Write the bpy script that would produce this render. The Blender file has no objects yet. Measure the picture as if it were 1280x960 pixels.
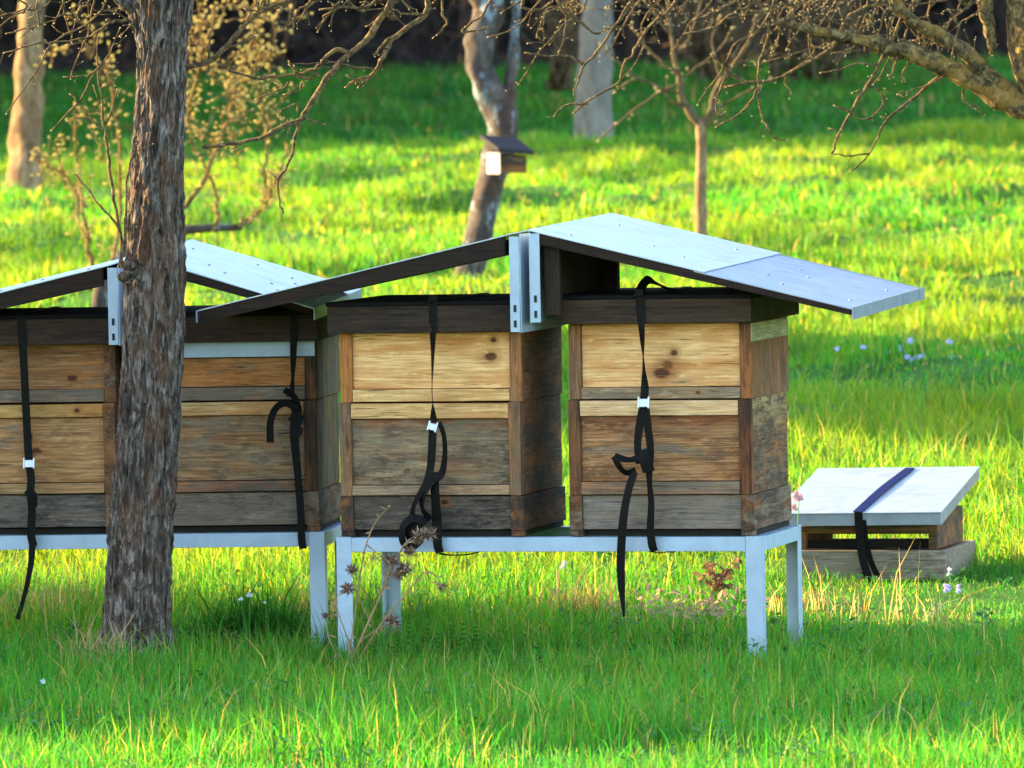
import bpy, bmesh, math, random
import numpy as np
from mathutils import Vector, Matrix, Euler, noise

random.seed(11)
RNG = np.random.default_rng(7)
SC = bpy.context.scene
COL = SC.collection
R = math.radians

# ------------------------------------------------------------------ camera
F = 9760.0                      # focal length in photo pixels (photo is 1280 wide)
CAM = Vector((0, 0, 1.74))
PITCH, ROLL = math.atan(430 / F), R(1.1)
ROT = Euler((R(90) - PITCH, 0, 0)).to_matrix() @ Matrix.Rotation(-ROLL, 3, 'Z')
cam_d = bpy.data.cameras.new('camera')
cam = bpy.data.objects.new('camera', cam_d)
COL.objects.link(cam)
cam.matrix_world = Matrix.Translation(CAM) @ ROT.to_4x4()
cam_d.sensor_width = 36
cam_d.lens = 36 * F / 1280
cam_d.clip_start, cam_d.clip_end = 0.5, 2000
cam_d.dof.use_dof = True
cam_d.dof.focus_distance = 22.0
cam_d.dof.aperture_fstop = 11.5
SC.camera = cam

def ray(px, py):
    return ROT @ Vector(((px - 640) / F, -(py - 480) / F, -1))
def at(px, py, Y):
    d = ray(px, py)
    return CAM + d * (Y / d.y)
def on_z(px, py, z):
    d = ray(px, py)
    return CAM + d * ((z - CAM.z) / d.z)
def pxm(n, Y):                  # photo pixels to metres at distance Y
    return n * Y / F

# ------------------------------------------------------------------ terrain
_t = np.random.default_rng(3)
_W = [(_t.uniform(0.5, 4.5), _t.uniform(0, 2 * math.pi), _t.uniform(0, 2 * math.pi)) for _ in range(16)]
def bumps(x, y, k=1.0):
    s = 0
    for f, a, p in _W:
        s = s + np.sin(k * f * (x * math.cos(a) + y * math.sin(a)) + p) / (0.8 + f * 0.5)
    return s / 5.0
def ground(x, y):
    x = np.asarray(x, float); y = np.asarray(y, float)
    t = np.clip(y - 23.2, 0, None)
    base = 1.5 * (1 - np.exp(-t / 45))
    hill = np.clip(y - 112, 0, None)
    base = base + 0.16 * hill + 0.004 * hill * np.clip(hill, 0, 25)
    far = np.clip((y - 25.5) / 9, 0, 1)
    return base + .014 * bumps(x, y) + far * (.17 * bumps(x * 1.5 + 11, y * .9, 1.5) + .05 * bumps(x, y))
def gz(x, y):
    return float(ground(x, y))

# ------------------------------------------------------------------ scene helpers
def tag(o, label=None, cat=None, group=None, kind=None):
    if label: o['label'] = label
    if cat: o['category'] = cat
    if group: o['group'] = group
    if kind: o['kind'] = kind
    return o
def empty(name, loc=(0, 0, 0), rz=0, **k):
    o = bpy.data.objects.new(name, None)
    COL.objects.link(o)
    o.empty_display_size = 0.1
    o.location = loc
    o.rotation_euler = (0, 0, rz)
    return tag(o, **k)
def link_mesh(name, me, mat, parent=None, bevel=0, smooth=False, **k):
    o = bpy.data.objects.new(name, me)
    COL.objects.link(o)
    if mat: me.materials.append(mat)
    if parent: o.parent = parent
    if bevel:
        b = o.modifiers.new('bevel', 'BEVEL'); b.width = bevel; b.segments = 2; b.limit_method = 'ANGLE'
    if smooth:
        me.polygons.foreach_set('use_smooth', [True] * len(me.polygons))
    return tag(o, **k)

class MB:
    def __init__(s): s.v = []; s.f = []
    def box(s, a, b, j=0.0):
        x0, y0, z0 = a; x1, y1, z1 = b
        p = [(x0, y0, z0), (x1, y0, z0), (x1, y1, z0), (x0, y1, z0), (x0, y0, z1), (x1, y0, z1), (x1, y1, z1), (x0, y1, z1)]
        if j: p = [tuple(c + random.uniform(-j, j) for c in q) for q in p]
        return s.hexa(p)
    def hexa(s, p):
        n = len(s.v); s.v += [tuple(q) for q in p]
        s.f += [tuple(n + i for i in q) for q in ((0, 3, 2, 1), (4, 5, 6, 7), (0, 1, 5, 4), (1, 2, 6, 5), (2, 3, 7, 6), (3, 0, 4, 7))]
        return s
    def prism(s, poly, vec):     # poly: 3D points, extruded along vec
        n = len(s.v); k = len(poly); vec = Vector(vec)
        s.v += [tuple(p) for p in poly] + [tuple(Vector(p) + vec) for p in poly]
        s.f.append(tuple(n + i for i in range(k))[::-1]); s.f.append(tuple(n + k + i for i in range(k)))
        for i in range(k):
            j = (i + 1) % k
            s.f.append((n + i, n + j, n + k + j, n + k + i))
        return s
    def tube(s, pts, rad, n=6, cap=True):
        pts = [Vector(p) for p in pts]
        if not hasattr(rad, '__len__'): rad = [rad] * len(pts)
        base = len(s.v); u = None
        for i, p in enumerate(pts):
            t = (pts[min(i + 1, len(pts) - 1)] - pts[max(i - 1, 0)])
            t = t.normalized() if t.length > 1e-9 else Vector((0, 0, 1))
            if u is None:
                u = t.cross(Vector((0, 1, 0.13)))
                if u.length < 1e-3: u = t.cross(Vector((1, 0, 0)))
            u = (u - t * u.dot(t)).normalized(); w = t.cross(u)
            for k in range(n):
                a = 2 * math.pi * k / n
                s.v.append(tuple(p + (u * math.cos(a) + w * math.sin(a)) * rad[i]))
        for i in range(len(pts) - 1):
            for k in range(n):
                a = base + i * n + k; b = base + i * n + (k + 1) % n
                s.f.append((a, b, b + n, a + n))
        if cap:
            s.f.append(tuple(base + k for k in range(n))[::-1])
            e = base + (len(pts) - 1) * n
            s.f.append(tuple(e + k for k in range(n)))
        return s
    def blob(s, c, r, stretch=(0, 0, 1), k=1.6, n=5):   # small bud: a spindle of n sides
        c = Vector(c); d = Vector(stretch).normalized()
        u = d.orthogonal().normalized(); w = d.cross(u); b = len(s.v)
        s.v.append(tuple(c - d * r * k * 0.7))
        for q, h in ((0.9, -0.2), (0.8, 0.45)):
            for i in range(n):
                a = 2 * math.pi * i / n + h
                s.v.append(tuple(c + (u * math.cos(a) + w * math.sin(a)) * r * q + d * r * k * h))
        s.v.append(tuple(c + d * r * k))
        for i in range(n):
            j = (i + 1) % n
            s.f += [(b, b + 1 + j, b + 1 + i), (b + 1 + i, b + 1 + j, b + 1 + n + j, b + 1 + n + i), (b + 1 + n + i, b + 1 + n + j, b + 1 + 2 * n)]
        return s
    def leaf(s, c, d, up, L, W):
        c = Vector(c); d = Vector(d).normalized(); w = d.cross(Vector(up))
        w = w.normalized() if w.length > 1e-4 else d.orthogonal().normalized()
        n = w.cross(d); b = len(s.v)
        s.v += [tuple(c), tuple(c + d * L * .45 + w * W * .5 + n * L * .06), tuple(c + d * L), tuple(c + d * L * .45 - w * W * .5 + n * L * .06)]
        s.f += [(b, b + 1, b + 2), (b, b + 2, b + 3)]
        return s
    def build(s, name, mat, parent=None, bevel=0, smooth=False, **k):
        me = bpy.data.meshes.new(name)
        me.from_pydata(s.v, [], s.f); me.validate(); me.update()
        return link_mesh(name, me, mat, parent, bevel, smooth, **k)

def curve(pts, n=4):             # Catmull-Rom through points
    P = [Vector(p) for p in pts]
    if len(P) < 3: return P
    P = [P[0] * 2 - P[1]] + P + [P[-1] * 2 - P[-2]]
    out = []
    for i in range(1, len(P) - 2):
        a, b, c, d = P[i - 1:i + 3]
        for k in range(n):
            t = k / n
            out.append(0.5 * ((2 * b) + (c - a) * t + (2 * a - 5 * b + 4 * c - d) * t * t + (-a + 3 * b - 3 * c + d) * t ** 3))
    out.append(P[-2])
    return out
def lerp_list(v, n):
    return [float(q) for q in np.interp(np.linspace(0, 1, n), np.linspace(0, 1, len(v)), v)]

# ------------------------------------------------------------------ materials
class NT:
    def __init__(s, name):
        s.m = bpy.data.materials.new(name); s.m.use_nodes = True
        s.t = s.m.node_tree; s.t.nodes.clear()
        s.out = s.t.nodes.new('ShaderNodeOutputMaterial')
    def n(s, typ, props=None, **inp):
        nd = s.t.nodes.new('ShaderNode' + typ)
        for k, v in (props or {}).items(): setattr(nd, k, v)
        for k, v in inp.items():
            s.put(nd, k, v)
        return nd
    def put(s, nd, k, v):
        sock = nd.inputs[int(k[1:])] if k[0] == '_' and k[1:].isdigit() else nd.inputs[k.replace('_', ' ')]
        if isinstance(v, bpy.types.NodeSocket): s.t.links.new(v, sock)
        elif isinstance(v, bpy.types.Node): s.t.links.new(v.outputs[0], sock)
        elif isinstance(v, (tuple, list)) and sock.type == 'RGBA' and len(v) == 3: sock.default_value = (*v, 1)
        else: sock.default_value = v
    def coords(s, off=(0, 0, 0), scale=(1, 1, 1), kind='Object'):
        tc = s.n('TexCoord')
        mp = s.n('Mapping', Vector=tc.outputs[kind], Location=off, Scale=scale)
        return mp.outputs[0]
    def noise(s, vec, scale=1, detail=4, rough=.55, dist=0):
        return s.n('TexNoise', Vector=vec, Scale=scale, Detail=detail, Roughness=rough, Distortion=dist).outputs[0]
    def ramp(s, fac, stops, interp='LINEAR'):
        nd = s.n('ValToRGB', Fac=fac)
        cr = nd.color_ramp; cr.interpolation = interp
        while len(cr.elements) < len(stops): cr.elements.new(0.5)
        for e, (p, c) in zip(cr.elements, stops):
            e.position = p
            e.color = (c, c, c, 1) if not hasattr(c, '__len__') else (*c[:3], 1)
        return nd.outputs[0]
    def mix(s, fac, a, b, mode='MIX'):
        nd = s.t.nodes.new('ShaderNodeMix'); nd.data_type = 'RGBA'; nd.blend_type = mode
        for i, v in ((0, fac), (6, a), (7, b)):
            sock = nd.inputs[i]
            if isinstance(v, bpy.types.NodeSocket): s.t.links.new(v, sock)
            elif hasattr(v, '__len__'): sock.default_value = (*v[:3], 1)
            else: sock.default_value = v
        return nd.outputs[2]
    def math(s, op, a, b=0.0, c=0.0):
        nd = s.n('Math', {'operation': op}, _0=a, _1=b)
        if c: nd.inputs[2].default_value = c
        return nd.outputs[0]
    def bump(s, h, strength=.3, dist=.002):
        return s.n('Bump', Strength=strength, Distance=dist, Height=h).outputs[0]
    def finish(s, **inp):
        b = s.n('BsdfPrincipled', **inp)
        s.t.links.new(b.outputs[0], s.out.inputs[0])
        return s.m

def wood(name, light, dark, stain=(.42, .14, .03), stain_amt=.55, grey=(.2, .17, .145), weather=.3, streak=.5,
         axis='x', knots=(), top=None, spots=0.0, seed=0.0, rough=.8, mottle=.35):
    """board grain running along `axis`; knots: (x, z, rx, rz) in local metres; top: (z, depth, colour)"""
    t = NT(name)
    grey = (grey[0] * 1.06, grey[1] * .87, grey[2] * .66); light = (light[0], light[1] * .94, light[2] * .84); dark = (dark[0] * .9, dark[1] * .8, dark[2] * .7)
    ax = {'x': (1, 9, 9), 'y': (9, 1, 9), 'z': (9, 9, 1)}[axis]
    def sc(k, a=1.0): return tuple(k * (q if q == 1 else q * a) for q in ax)
    off = (seed * 3.1, seed * 5.7, seed * 1.9)
    wob = t.noise(t.coords(off, sc(4, .45)), 1, 3)
    g1 = t.noise(t.coords(off, sc(5, 1.6)), 1, 7, .62, 1.4)
    g2 = t.noise(t.coords(off, sc(14, 2.4)), 1, 5, .6, .6)
    c = t.ramp(g1, [(.32, dark), (.6, light)])
    wv_ = t.n('TexWave', {'wave_type': 'BANDS', 'bands_direction': 'X' if axis == 'z' else 'Z'}, Vector=t.coords(off, tuple(1.1 if q == 1 else 10.0 for q in ax)), Scale=2.4, Distortion=15.0, Detail=3.0, Detail_Scale=.85, Detail_Roughness=.55)
    c = t.mix(t.math('MULTIPLY', t.ramp(wv_.outputs[1], [(.5, 0), (.92, 1)]), .2 + .35 * streak), c, tuple(d_ * .72 for d_ in dark))
    c = t.mix(t.math('MULTIPLY', t.ramp(wob, [(.42, 0), (.66, 1)]), stain_amt), c, stain)
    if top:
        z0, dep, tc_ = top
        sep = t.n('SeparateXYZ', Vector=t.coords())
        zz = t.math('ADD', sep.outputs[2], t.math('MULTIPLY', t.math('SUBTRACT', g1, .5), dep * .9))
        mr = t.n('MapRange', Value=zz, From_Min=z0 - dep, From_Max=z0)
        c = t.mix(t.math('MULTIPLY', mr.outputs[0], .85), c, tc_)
    w = t.noise(t.coords((off[1], off[0], off[2]), sc(5, .5)), 1, 6, .65, .5)
    lo = .72 - .5 * weather
    c = t.mix(t.ramp(w, [(lo, 0), (min(lo + .10, 1), 1)]), c, t.mix(g2, tuple(q * .55 for q in grey), tuple(q * 1.35 for q in grey)))
    c = t.mix(t.math('MULTIPLY', t.ramp(g2, [(.55, 0), (.7, 1)]), streak), c, tuple(q * .3 for q in dark))
    if spots:
        sp = t.noise(t.coords(off, sc(7, .28)), 1, 6, .72, .4)
        c = t.mix(t.math('MULTIPLY', t.ramp(sp, [(.47, 0), (.60, 1)]), spots), c, (.022, .017, .015))
    for (kx, kz, rx, rz) in knots:
        sep = t.n('SeparateXYZ', Vector=t.coords())
        nz = t.math('MULTIPLY', t.math('SUBTRACT', g2, .5), .9)
        dx = t.math('DIVIDE', t.math('SUBTRACT', sep.outputs[0], kx), rx)
        dz = t.math('DIVIDE', t.math('SUBTRACT', sep.outputs[2], kz), rz)
        d = t.math('ADD', t.math('SQRT', t.math('ADD', t.math('MULTIPLY', dx, dx), t.math('MULTIPLY', dz, dz))), nz)
        d2 = t.n('MapRange', Value=d, From_Min=2.4, From_Max=.9)
        c = t.mix(t.math('MULTIPLY', d2.outputs[0], .6), c, (.30, .10, .025))
        c = t.mix(t.ramp(d, [(0.6, .95), (1.0, 0)]), c, (.055, .014, .006))
    fg = t.noise(t.coords((off[2], off[1], off[0]), sc(7, 6.5)), 1, 3, .5, .3)
    c = t.mix(t.math('MULTIPLY', t.ramp(fg, [(.48, 0), (.62, 1)]), .22 + .35 * streak), c, tuple(q * .45 for q in dark))
    def sc2(a, b): return tuple(a if q == 1 else b for q in ax)
    mo = t.noise(t.coords((off[0] + 4, off[2], off[1]), sc2(17, 48)), 1, 5, .72, .3)
    lowm = t.noise(t.coords((off[1], off[2] + 2, off[0]), sc2(3.5, 7)), 1, 3)
    mf = t.math('MULTIPLY', t.ramp(mo, [(.50, 0), (.57, 1)]), t.ramp(lowm, [(.38, .05), (.6, 1)]))
    c = t.mix(t.math('MULTIPLY', mf, mottle), c, tuple(q * .33 for q in dark))
    li = t.noise(t.coords((off[2] + 7, off[0], off[1]), sc2(12, 60)), 1, 4, .7)
    c = t.mix(t.math('MULTIPLY', t.ramp(li, [(.58, 0), (.66, 1)]), .35), c, tuple(min(1, q * 1.45) for q in light))
    ck = t.noise(t.coords((off[0], off[1] + 9, off[2]), sc2(9, 260)), 1, 2, .4)
    c = t.mix(t.math('MULTIPLY', t.ramp(ck, [(.66, 0), (.71, 1)]), .75), c, tuple(q * .12 for q in dark))
    bmp = t.bump(t.math('ADD', g1, t.math('MULTIPLY', g2, .6)), .7, .003)
    return t.finish(Base_Color=c, Roughness=rough, Normal=bmp, Specular_IOR_Level=.25)

def metal(name, base=(.62, .64, .66), metallic=.55, rough=.42, stain=(.3, .3, .3), amt=.3, seed=0, mud=0):
    t = NT(name)
    n1 = t.noise(t.coords((seed, 0, 0), (7, 13, 7)), 1, 9, .7, 1.2)
    n2 = t.noise(t.coords((0, seed, 0), (60, 60, 60)), 1, 5, .7)
    n3 = t.noise(t.coords((seed, seed, 4), (5, 5, 5)), 1, 2)
    c = t.mix(t.math('MULTIPLY', t.ramp(n1, [(.42, 0), (.72, 1)]), amt), base, stain)
    c = t.mix(t.math('MULTIPLY', t.ramp(n2, [(.6, 0), (.75, 1)]), .25), c, tuple(q * .6 for q in base))
    r = t.math('ADD', rough - .1, t.math('MULTIPLY', n1, .25))
    rs = t.noise(t.coords((2, seed, 8), (26, 26, 26)), 1, 6, .75)
    c = t.mix(t.math('MULTIPLY', t.ramp(rs, [(.66, 0), (.74, 1)]), .55), c, (.16, .085, .045))
    if mud:                          # earth splashed up from the ground
        sep = t.n('SeparateXYZ', Vector=t.coords())
        mz = t.n('MapRange', Value=t.math('ADD', sep.outputs[2], t.math('MULTIPLY', rs, -.16)), From_Min=mud, From_Max=-.06)
        c = t.mix(t.math('MULTIPLY', t.ramp(t.math('MULTIPLY', mz.outputs[0], t.math('ADD', n2, .4)), [(.3, 0), (.62, 1)]), .8), c, (.09, .07, .04))
    return t.finish(Base_Color=c, Metallic=metallic, Roughness=r, Normal=t.bump(t.math('ADD', t.math('MULTIPLY', n3, 3.0), n1), .25, .006))

def bark(name, lo, mid, hi, patch=(.12, .05, .03), patch_amt=.6, sx=30, sz=5, lichen=None, bump=.8, rough=.95, moss=0.0):
    t = NT(name)
    v = t.coords((0, 0, 0), (sx, sx, sz))
    n1 = t.noise(v, 1, 8, .66, .8)
    n2 = t.noise(t.coords((3, 1, 7), (sx * .25, sx * .25, sz * .5)), 1, 4)
    n3 = t.noise(t.coords((5, 2, 1), (sx * 2.5, sx * 2.5, sz * 1.6)), 1, 5, .7)
    c = t.ramp(n1, [(.34, lo), (.5, mid), (.68, hi)])
    c = t.mix(t.math('MULTIPLY', t.ramp(n2, [(.5, 0), (.62, 1)]), patch_amt), c, t.mix(n3, tuple(q * .4 for q in patch), tuple(q * 1.6 for q in patch)))
    c = t.mix(t.math('MULTIPLY', t.ramp(n3, [(.52, 0), (.62, 1)]), .55), c, lo)
    if lichen:
        n4 = t.noise(t.coords((9, 4, 2), (sx * .6, sx * .6, sx * .45)), 1, 5, .7)
        c = t.mix(t.ramp(n4, [(.54, 0), (.6, 1)]), c, lichen)
    return t.finish(Base_Color=c, Roughness=rough, Normal=t.bump(t.math('ADD', n1, t.math('MULTIPLY', n3, .4)), bump, .012), Specular_IOR_Level=.15)

def plain(name, col, rough=.7, metallic=0, var=.35, scale=40, trans=0.0, spec=.3):
    t = NT(name)
    n1 = t.noise(t.coords((1, 2, 3), (scale,) * 3), 1, 4)
    c = t.mix(n1, tuple(q * (1 - var) for q in col), tuple(min(1, q * (1 + var)) for q in col))
    if trans:
        d = t.n('BsdfPrincipled', Base_Color=c, Roughness=rough, Specular_IOR_Level=spec)
        tr = t.n('BsdfTranslucent', Color=c)
        mx = t.n('MixShader', Fac=trans, _1=d.outputs[0], _2=tr.outputs[0])
        t.t.links.new(mx.outputs[0], t.out.inputs[0])
        return t.m
    return t.finish(Base_Color=c, Roughness=rough, Metallic=metallic, Specular_IOR_Level=spec)

def attr_plant(name, trans=.45, yellow=(1.25, 1.15, .45), rough=.5):
    t = NT(name)
    a = t.n('Attribute', {'attribute_name': 'tint'})
    d = t.n('BsdfPrincipled', Base_Color=a.outputs[0], Roughness=rough, Specular_IOR_Level=.25)
    tc = t.mix(1.0, a.outputs[0], yellow, 'MULTIPLY')
    tr = t.n('BsdfTranslucent', Color=tc)
    mx = t.n('MixShader', Fac=trans, _1=d.outputs[0], _2=tr.outputs[0])
    t.t.links.new(mx.outputs[0], t.out.inputs[0])
    return t.m

M = {}
M['steel'] = metal('painted_steel', (.32, .41, .52), .1, .45, (.2, .25, .31), .5, 1)
M['galv'] = metal('galvanised_sheet', (.43, .48, .58), .5, .36, (.27, .30, .37), .75, 2)
M['galv_dull'] = metal('dull_galvanised_sheet', (.31, .34, .43), .55, .4, (.19, .2, .26), .8, 3)
M['screw'] = metal('screw_head', (.25, .25, .27), .6, .5, (.1, .1, .1), .4, 4)
M['slot'] = plain('dark_slot', (.02, .02, .022), .9)
M['strap'] = plain('black_webbing', (.003, .0026, .0026), .6, 0, .5, 400, spec=.12)
M['blue_strap'] = plain('dark_blue_webbing', (.007, .013, .075), .85, 0, .3, 300, spec=.04)
M['buckle'] = metal('bright_buckle', (.5, .5, .48), .7, .3, (.3, .3, .3), .3, 5)
M['felt'] = plain('black_roofing_felt', (.006, .0055, .006), .9, 0, .5, 60, spec=.1)
M['dark'] = plain('gap_shade_wood', (.012, .009, .008), .9, 0, .5, 50)  # near-black, holds the shade of gaps and of the small hive interior
M['twig'] = bark('twig_bark', (.025, .017, .009), (.085, .055, .028), (.25, .175, .08), (.19, .11, .028), .4, 60, 60, bump=.4)
M['bud'] = plain('pale_bud', (.42, .30, .14), .7, 0, .4, 90)
M['grass'] = attr_plant('grass_blades', .5, (1.6, 1.25, .35), .6)

# ------------------------------------------------------------------ light
EL, BACK = R(15), R(20)           # sun low on the left and a little behind the scene
to_sun = Vector((-math.cos(EL) * math.cos(BACK), math.cos(EL) * math.sin(BACK), math.sin(EL)))
w = bpy.data.worlds.new('World'); SC.world = w; w.use_nodes = True
nt = w.node_tree; nt.nodes.clear()
sky = nt.nodes.new('ShaderNodeTexSky'); sky.sky_type = 'NISHITA'; sky.sun_disc = False
sky.sun_elevation = EL; sky.sun_rotation = math.atan2(to_sun.x, to_sun.y)
bg = nt.nodes.new('ShaderNodeBackground'); bg.inputs[1].default_value = .15
wo = nt.nodes.new('ShaderNodeOutputWorld')
nt.links.new(sky.outputs[0], bg.inputs[0]); nt.links.new(bg.outputs[0], wo.inputs[0])
sl = bpy.data.lights.new('sun', 'SUN'); sl.energy = 4.5; sl.angle = R(.5); sl.color = (1, .73, .30)
so = bpy.data.objects.new('sun', sl); COL.objects.link(so)
so.rotation_euler = to_sun.to_track_quat('Z', 'Y').to_euler(); so.location = (-20, 20, 20)
vs = SC.view_settings
vs.view_transform = 'Standard'; vs.look = 'None'; vs.gamma = 1; vs.use_curve_mapping = False
vs.exposure = 2.82

# ------------------------------------------------------------------ ground sheet
def ground_mesh():
    ys = np.concatenate([np.arange(-40, 14, 6.0), np.arange(14, 34, .25), np.arange(34, 64, .3), np.arange(64, 115, .8), np.arange(115, 220, 8), np.array([260, 400, 700])])
    xs = np.concatenate([np.array([-600, -300, -150, -90, -60, -40, -28, -20]), np.arange(-16, -5, 1.0), np.arange(-5, 5, .2), np.arange(5, 17, 1.0), np.array([20, 28, 40, 60, 90, 150, 300, 600])])
    X, Y = np.meshgrid(xs, ys)
    Z = ground(X, Y) - .004 - .03 * np.clip((Y - 26) / 6, 0, 1)
    v = np.stack([X.ravel(), Y.ravel(), Z.ravel()], 1)
    nx, ny = len(xs), len(ys)
    f = [(j * nx + i, j * nx + i + 1, (j + 1) * nx + i + 1, (j + 1) * nx + i) for j in range(ny - 1) for i in range(nx - 1)]
    me = bpy.data.meshes.new('ground'); me.from_pydata(v.tolist(), [], f)
    t = NT('meadow_soil')
    n1 = t.noise(t.coords((0, 0, 0), (2.2,) * 3), 1, 6, .6)
    n2 = t.noise(t.coords((4, 0, 0), (.5,) * 3), 1, 4)
    c = t.ramp(n1, [(.3, (.015, .05, .006)), (.55, (.03, .11, .01)), (.75, (.07, .12, .015))])
    sep = t.n('SeparateXYZ', Vector=t.coords())
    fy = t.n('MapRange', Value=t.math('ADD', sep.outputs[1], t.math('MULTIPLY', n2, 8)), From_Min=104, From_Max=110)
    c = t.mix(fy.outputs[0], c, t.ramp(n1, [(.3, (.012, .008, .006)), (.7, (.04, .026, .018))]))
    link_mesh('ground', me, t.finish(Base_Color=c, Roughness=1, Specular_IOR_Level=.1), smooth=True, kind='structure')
ground_mesh()

# ------------------------------------------------------------------ grass
def blade_arrays(x, y, h, wid, lean, col, z=None):
    n = len(x)
    z = ground(x, y) - .01 if z is None else z
    a = RNG.uniform(0, 2 * math.pi, n)
    ux, uy = np.cos(a), np.sin(a)
    b = RNG.uniform(0, 2 * math.pi, n)
    lx, ly = np.cos(b) * lean * h, np.sin(b) * lean * h
    V = np.zeros((n, 5, 3))
    for i, (t, ww, lt) in enumerate(((0, -.5, 0), (0, .5, 0), (.55, .42, .32), (.55, -.42, .32), (1, 0, 1))):
        V[:, i, 0] = x + ux * wid * ww + lx * lt
        V[:, i, 1] = y + uy * wid * ww + ly * lt
        V[:, i, 2] = z + h * t * (1 - .18 * lean * lt)
    return V, np.repeat(col[:, None, :], 5, 1)
def blade_mesh(name, parts, mat, parent=None, **k):
    V = np.concatenate([p[0] for p in parts]); C = np.concatenate([p[1] for p in parts])
    n = len(V)
    me = bpy.data.meshes.new(name)
    me.vertices.add(n * 5); me.vertices.foreach_set('co', V.reshape(-1).astype(np.float32))
    b = np.arange(n)[:, None] * 5
    loops = np.concatenate([b + np.array([0, 1, 2, 3]), b + np.array([3, 2, 4])], 1).reshape(-1)
    me.loops.add(n * 7); me.loops.foreach_set('vertex_index', loops.astype(np.int32))
    st = (np.arange(n)[:, None] * 7 + np.array([0, 4])).reshape(-1)
    me.polygons.add(n * 2); me.polygons.foreach_set('loop_start', st.astype(np.int32))
    me.polygons.foreach_set('loop_total', np.tile([4, 3], n).astype(np.int32))
    at_ = me.attributes.new('tint', 'FLOAT_COLOR', 'POINT')
    cc = np.concatenate([C.reshape(-1, 3), np.ones((n * 5, 1))], 1)
    at_.data.foreach_set('color', cc.reshape(-1).astype(np.float32))
    me.update(calc_edges=True); me.validate()
    return link_mesh(name, me, mat, parent, **k)

def mix_cols(n, cols, probs, var=.25):
    c = np.array(cols)[RNG.choice(len(cols), n, p=probs)]
    return c * RNG.uniform(1 - var, 1 + var, (n, 1))
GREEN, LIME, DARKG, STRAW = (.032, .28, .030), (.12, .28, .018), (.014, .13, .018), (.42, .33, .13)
def sward(x, y):                 # the grass is shorter where the beekeeper walks, round the hives
    a = np.exp(-(((x - 1.15) / .62) ** 4 + ((y - 23.65) / .85) ** 4))
    b = np.exp(-(((x - .1) / 1.1) ** 4 + ((y - 21.7) / .5) ** 4))
    return 1 - .8 * a - .3 * b
def bare(x, y):                  # no grass grows up inside the small hive
    dx, dy = x - .862, y - 24.35
    u, v = dx * math.cos(R(15)) - dy * math.sin(R(15)), dx * math.sin(R(15)) + dy * math.cos(R(15))
    return (u > .0) & (u < .5) & (v > .0) & (v < .48)
def meadow():
    parts = []
    for (y0, y1, dens, hm, wd) in ((17.0, 24.5, 5200, .066, .0036), (24.5, 32, 2300, .075, .0052), (32, 45, 1500, .052, .0085),
                                   (45, 63, 760, .055, .0135), (63, 108, 230, .085, .024)):
        mg = 2.0 if y0 < 30 else 4.5
        n = int((y1 - y0) * (0.131 * (y0 + y1) / 2 + 2 * mg) * dens)
        y = RNG.uniform(y0, y1, n); hw = 0.0655 * y + mg
        x = RNG.uniform(-1, 1, n) * hw
        cs = 2.1 if y0 < 30 else 1.1
        cl = bumps(x * cs + 5, y * cs * (1 if y0 < 30 else .6), 1.7)             # clumps
        big = bumps(x * .8 + 20, y * .5 + 7, .9)
        keep = (RNG.uniform(0, 1, n) < np.clip(.8 + .6 * cl, .3, 1)) & ~bare(x, y)
        x, y, cl, big = x[keep], y[keep], cl[keep], big[keep]; n = len(x)
        h = hm * RNG.gamma(7, 1 / 7, n) * np.clip(1 + (.75 if y0 < 30 else 1.1) * cl + .35 * big, .3, 2.4)
        h = h * sward(x, y)
        lean = np.clip(RNG.gamma(2.2, .22, n), 0, 1.3)
        c = mix_cols(n, [GREEN, LIME, DARKG, STRAW], [.58, .21, .14, .07] if y0 < 24 else ([.42, .41, .11, .06] if y0 < 62 else [.28, .03, .67, .02]))  # blade mix: yellower for the sunlit middle, darker for the shaded far end
        t = np.clip(.5 + 1.1 * big, 0, 1)[:, None]
        c = c * (1 - (.4 if 24 < y0 < 62 else .15) * t) + np.array([.25, .25, .008]) * (.42 if 24 < y0 < 62 else .14) * t  # sunlit yellow of the middle meadow mixed into the tint
        if y0 > 62: c = c * np.array([.75, .72, .8])  # far shade band: its darkness put into the blade tint
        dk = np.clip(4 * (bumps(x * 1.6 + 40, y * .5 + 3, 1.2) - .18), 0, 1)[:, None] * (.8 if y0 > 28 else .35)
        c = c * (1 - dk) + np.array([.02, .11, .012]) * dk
        if y0 > 28:
            br = (bumps(x * 1.9 + 70, y * .8 + 31, 1.1) > .5)
            c[br] = c[br] * .4 + np.array([.16, .10, .035]) * .6; h = np.where(br, h * .5, h)
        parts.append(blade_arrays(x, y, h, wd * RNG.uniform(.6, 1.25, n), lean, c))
    # taller single blades and stalks standing above the sward
    for (y0, y1, n, hm, wd) in ((17.2, 24.5, 3600, .115, .004), (24.5, 34, 3600, .13, .005), (34, 60, 1600, .11, .010)):
        y = RNG.uniform(y0, y1, n); x = RNG.uniform(-1, 1, n) * (0.0655 * y + 1.2)
        cl = bumps(x * 3 + 9, y * 3, 1.5)
        k = (cl > 0) & (sward(x, y) > .9); x, y = x[k], y[k]; n = len(x)
        parts.append(blade_arrays(x, y, hm * RNG.gamma(9, 1 / 9, n), wd * RNG.uniform(.6, 1.2, n), np.clip(RNG.gamma(2, .2, n), 0, 1),
                                  mix_cols(n, [GREEN, LIME, DARKG, STRAW], [.4, .36, .1, .14])))
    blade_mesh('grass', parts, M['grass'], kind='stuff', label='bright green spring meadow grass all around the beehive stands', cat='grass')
meadow()

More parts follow.
